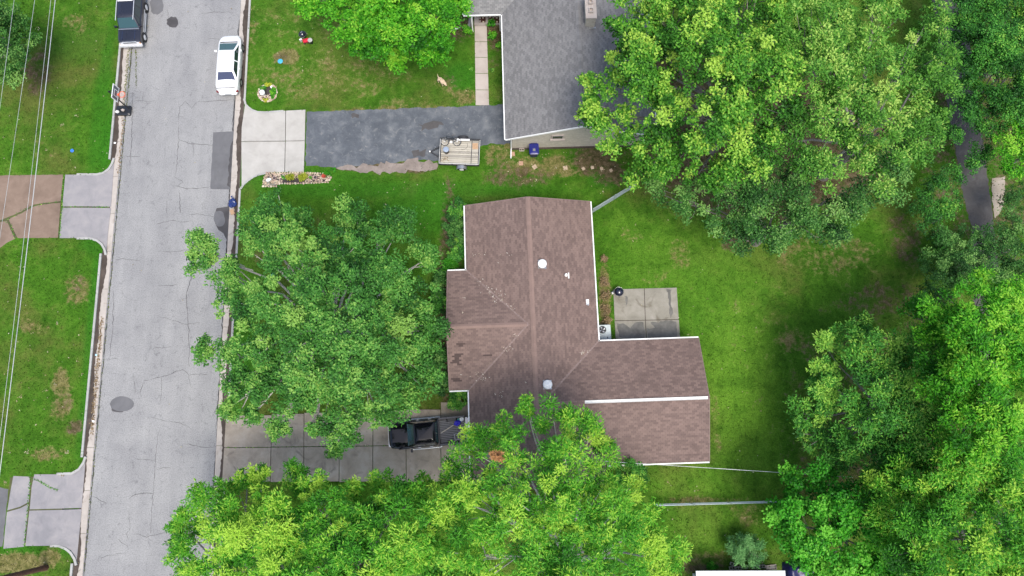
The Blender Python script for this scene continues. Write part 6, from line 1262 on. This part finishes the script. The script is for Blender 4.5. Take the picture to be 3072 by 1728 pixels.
for k, (px, lab, r_, mt, h_) in enumerate([((821, 274), 'lime green hosta at the back of the round bed', .3, 'lime', .3), ((823, 287), 'lime green hosta at the side of the round bed', .33, 'lime', .3), ((806, 257), 'yellow green tuft at the top of the round bed', .24, 'yellow', .3), ((797, 302), 'low yellow mound among the stones of the round bed', .2, 'yellow', .16), ((792, 268), 'dark green clump behind the white globe', .28, 'ash', .25)]):
    plant('bed_plant', lab, px, r_, h_, LM[mt], 'plant', 110 + k, n=150, L=.15, W=.09, stems=3)
o = thing('rock', 'white rock between the plants of the round bed', 'rock', G(815, 261, .1), .2); MB().ball((0, 0, .07), (.12, .16, .1), 9, 6, .1, rn).build('stone', M['white'], o, 60)

# ------------------------------------------------------------------ porch of the grey house
c0 = G(1462, 68, .09); po = struct('porch', 'concrete porch step with dark brown bricks and cream blocks', c0, 0)
def pq(px, py, z=.2): p = G(px, py, z) - c0; return (p.x, p.y)
MB().prism([pq(1423, 76), pq(1464, 76), pq(1464, 40), pq(1423, 40)], -.1, .2).build('slab', M['conc_walk'], po); MB().prism([pq(1466, 73), pq(1512, 73), pq(1512, 40), pq(1466, 40)], -.1, .19).build('slab', M['conc_walk'], po)
bb = flat('dark_brown_brick', (.07, .022, .014), .8, var=.4); MB().prism([pq(1437, 69), pq(1457, 69), pq(1457, 38), pq(1437, 38)], .19, .215).build('brick_panel', bb, po); MB().prism([pq(1467, 71), pq(1506, 71), pq(1506, 38), pq(1467, 38)], .18, .205).build('brick_panel', bb, po)
for k, (x, y) in enumerate([(1440, 56), (1449, 55), (1453, 50), (1440, 65), (1450, 67), (1470, 52), (1480, 54), (1490, 55), (1500, 59), (1475, 61), (1481, 64), (1491, 67), (1500, 68), (1485, 50), (1496, 50), (1444, 47), (1457, 45)]):
    a, b = pq(x, y, .25); MB().box((a, b, .235), (.13, .12, .06), rn.uniform(-.2, .2)).build('block', gm_[1] if k % 3 else M['conc_walk'], po)
def simple(name, label, cat, px, z, rz=0): p = G(px[0], px[1], z); return thing(name, label, cat, p, rz)
o = simple('handrail', 'white porch handrail beside the step', 'handrail', (1419, 62), .1); 
for y in (-.35, .35): MB().box((0, y, .42), (.05, .05, .84)).build('post', M['white'], o)
MB().box((0, 0, .86), (.07, .8, .05)).build('rail', M['white'], o)
o = simple('bench', 'grey board bench leaning left of the walkway', 'bench', (1410, 76), .1, -.12); MB().box((0, 0, .42), (.22, .75, .05)).build('seat', M['conc_grey'], o)
for y in (-.28, .28): MB().box((0, y, .2), (.18, .05, .4)).build('leg', M['conc_grey'], o)
o = simple('drain_pipe', 'white corrugated drain pipe on the ground under the lime tree', 'pipe', (1352, 90), .1); q = [G(x, y, .16) - G(1352, 90, .1) for x, y in ((1353, 92), (1358, 88), (1366, 86), (1374, 86), (1380, 84))]
MB().tube(q, .06, 8).build('pipe_body', M['white'], o, 60)
for k in range(1, 5): MB().torus(q[k], .066, .012, Matrix.Rotation(R(90), 3, 'Y'), 10, 5).build('corrugation', M['white'], o)
o = simple('mailbox', 'dark letter box with white flag on the porch edge', 'mailbox', (1426, 53), .2); MB().box((0, 0, .5), (.05, .05, 1.0)).build('post', M['white'], o); MB().loft([rrect(-.09, .09, -.2, .2, .03, 1.0), rrect(-.09, .09, -.2, .2, .06, 1.2)]).build('box', M['glass_blue'], o); MB().box((.1, .05, 1.18), (.02, .14, .06)).build('flag', M['white'], o)

# ------------------------------------------------------------------ white trailer roof and tarpaulin at the south edge
a, b = G(2088, 1713, 2.3), G(2356, 1712, 2.3); d = b - a; ang = math.atan2(d.y, d.x); o = thing('shed', 'white flat metal roofed shed behind the cinder blocks', 'shed', Vector(((a.x + b.x) / 2, (a.y + b.y) / 2 - 1.5, .09)), ang); L = d.length
MB().prism([(-L / 2 + .3, -1.3), (L / 2 - .3, -1.3), (L / 2 - .3, .95), (-L / 2 + .3, .95)], -.1, 2.08).build('wall', M['offwhite'], o); MB().box((0, 0, 2.15), (L, 3.0, .1)).build('roof', flat('shed_roof_metal', (.58, .6, .62), .5, var=.15, vscale=1.5), o)
for k in range(3): MB().box((.2, 1.0 - k * 1.0, 2.21), (L * .72, .035, .02)).build('roof_seam', M['steel'], o)
MB().box((L / 2 - .29, -.2, .95), (.05, .9, 1.9)).build('door', M['conc_grey'], o); MB().box((-.8, .96, 1.4), (.8, .04, .6)).build('window', M['glass'], o)
q = G(2398, 1725, .4); o = thing('tarpaulin', 'navy tarpaulin over a low pile beside the white roofed shed', 'tarpaulin', (q.x, q.y, .09), .02); nv = flat('navy_tarp', (.012, .012, .075), .35, var=.4, vscale=5)
g = np.random.default_rng(4); mb = MB(); nx_, ny_ = 16, 12; vs_ = []
for j in range(ny_):
    for i in range(nx_):
        x, y = (i / (nx_ - 1) - .5) * 2.1, (j / (ny_ - 1) - .5) * 1.6; e = max(abs(x) / 1.05, abs(y) / .8); vs_.append((x, y, .85 * min(1, (1 - e) * 4) + .04 * math.sin(x * 9 + y * 3) + g.normal() * .015 + .01))
mb.add(vs_, [(j * nx_ + i, j * nx_ + i + 1, (j + 1) * nx_ + i + 1, (j + 1) * nx_ + i) for j in range(ny_ - 1) for i in range(nx_ - 1)]).build('sheet', nv, o, 60)
for x in (-.8, .8): MB().ball((x, -.6, .1), .09, 7, 5, .1, rn).build('weight_stone', M['conc_grey'], o)

# ------------------------------------------------------------------ the dog
def dog():
    c = G(1326, 250, .09); root = thing('dog', 'tan dog standing on the lawn with head lowered', 'dog', c, R(-42)); root.scale = (.74, 1.3, 1.0)
    # skeleton along +x (head) ; skin modifier baked to one mesh
    J = {'pel': ((-.3, 0, .52), .115), 'mid': ((0, 0, .53), .12), 'che': ((.24, 0, .5), .145), 'nek': ((.42, 0, .5), .085), 'hd': ((.55, 0, .4), .085), 'muz': ((.68, 0, .3), .045), 'nos': ((.73, 0, .27), .03),
         't1': ((-.42, 0, .56), .035), 't2': ((-.55, .03, .68), .024), 't3': ((-.62, .07, .82), .014)}
    ed = [('pel', 'mid'), ('mid', 'che'), ('che', 'nek'), ('nek', 'hd'), ('hd', 'muz'), ('muz', 'nos'), ('pel', 't1'), ('t1', 't2'), ('t2', 't3')]
    for s_, n_ in ((1, 'l'), (-1, 'r')):
        y = .1 * s_; dx = .05 * s_
        J.update({n_ + 'h1': ((-.28 + dx, y, .4), .085), n_ + 'h2': ((-.22 + dx, y, .28), .055), n_ + 'h3': ((-.33 + dx, y, .16), .034), n_ + 'h4': ((-.31 + dx, y, .03), .03), n_ + 'h5': ((-.25 + dx, y, .022), .028),
                  n_ + 'f1': ((.22 - dx, y, .36), .065), n_ + 'f2': ((.2 - dx, y, .24), .042), n_ + 'f3': ((.23 - dx, y, .12), .031), n_ + 'f4': ((.23 - dx, y, .03), .03), n_ + 'f5': ((.28 - dx, y, .022), .028),
                  n_ + 'e1': ((.52, y * .65, .46), .03), n_ + 'e2': ((.53, y * 1.05, .38), .022)})
        ed += [('pel', n_ + 'h1'), (n_ + 'h1', n_ + 'h2'), (n_ + 'h2', n_ + 'h3'), (n_ + 'h3', n_ + 'h4'), (n_ + 'h4', n_ + 'h5'), ('che', n_ + 'f1'), (n_ + 'f1', n_ + 'f2'), (n_ + 'f2', n_ + 'f3'), (n_ + 'f3', n_ + 'f4'), (n_ + 'f4', n_ + 'f5'), ('hd', n_ + 'e1'), (n_ + 'e1', n_ + 'e2')]
    ks = list(J); me = bpy.data.meshes.new('body'); me.from_pydata([J[k][0] for k in ks], [(ks.index(a), ks.index(b)) for a, b in ed], []); o = link('body', me)
    md = o.modifiers.new('skin', 'SKIN'); sv = me.skin_vertices[0].data
    for i, k in enumerate(ks): sv[i].radius = (J[k][1], J[k][1]); sv[i].use_root = (k == 'mid')
    sd = o.modifiers.new('sub', 'SUBSURF'); sd.levels = 2; sd.render_levels = 2
    bpy.context.view_layer.update(); ev = o.evaluated_get(bpy.context.evaluated_depsgraph_get()); m2 = bpy.data.meshes.new_from_object(ev); o.modifiers.clear(); o.data = m2; m2.shade_smooth()
    m2.materials.clear(); m2.materials.append(flat('tan_fur', (.58, .44, .3), .85, var=.3, vscale=9)); o.parent = root
    for s_ in (-1, 1): MB().ball((.615, .045 * s_, .4), .013, 8, 5).build('eye', M['black'], o)
    MB().ball((.757, 0, .27), .022, 8, 5).build('nose', M['black'], o)
dog()
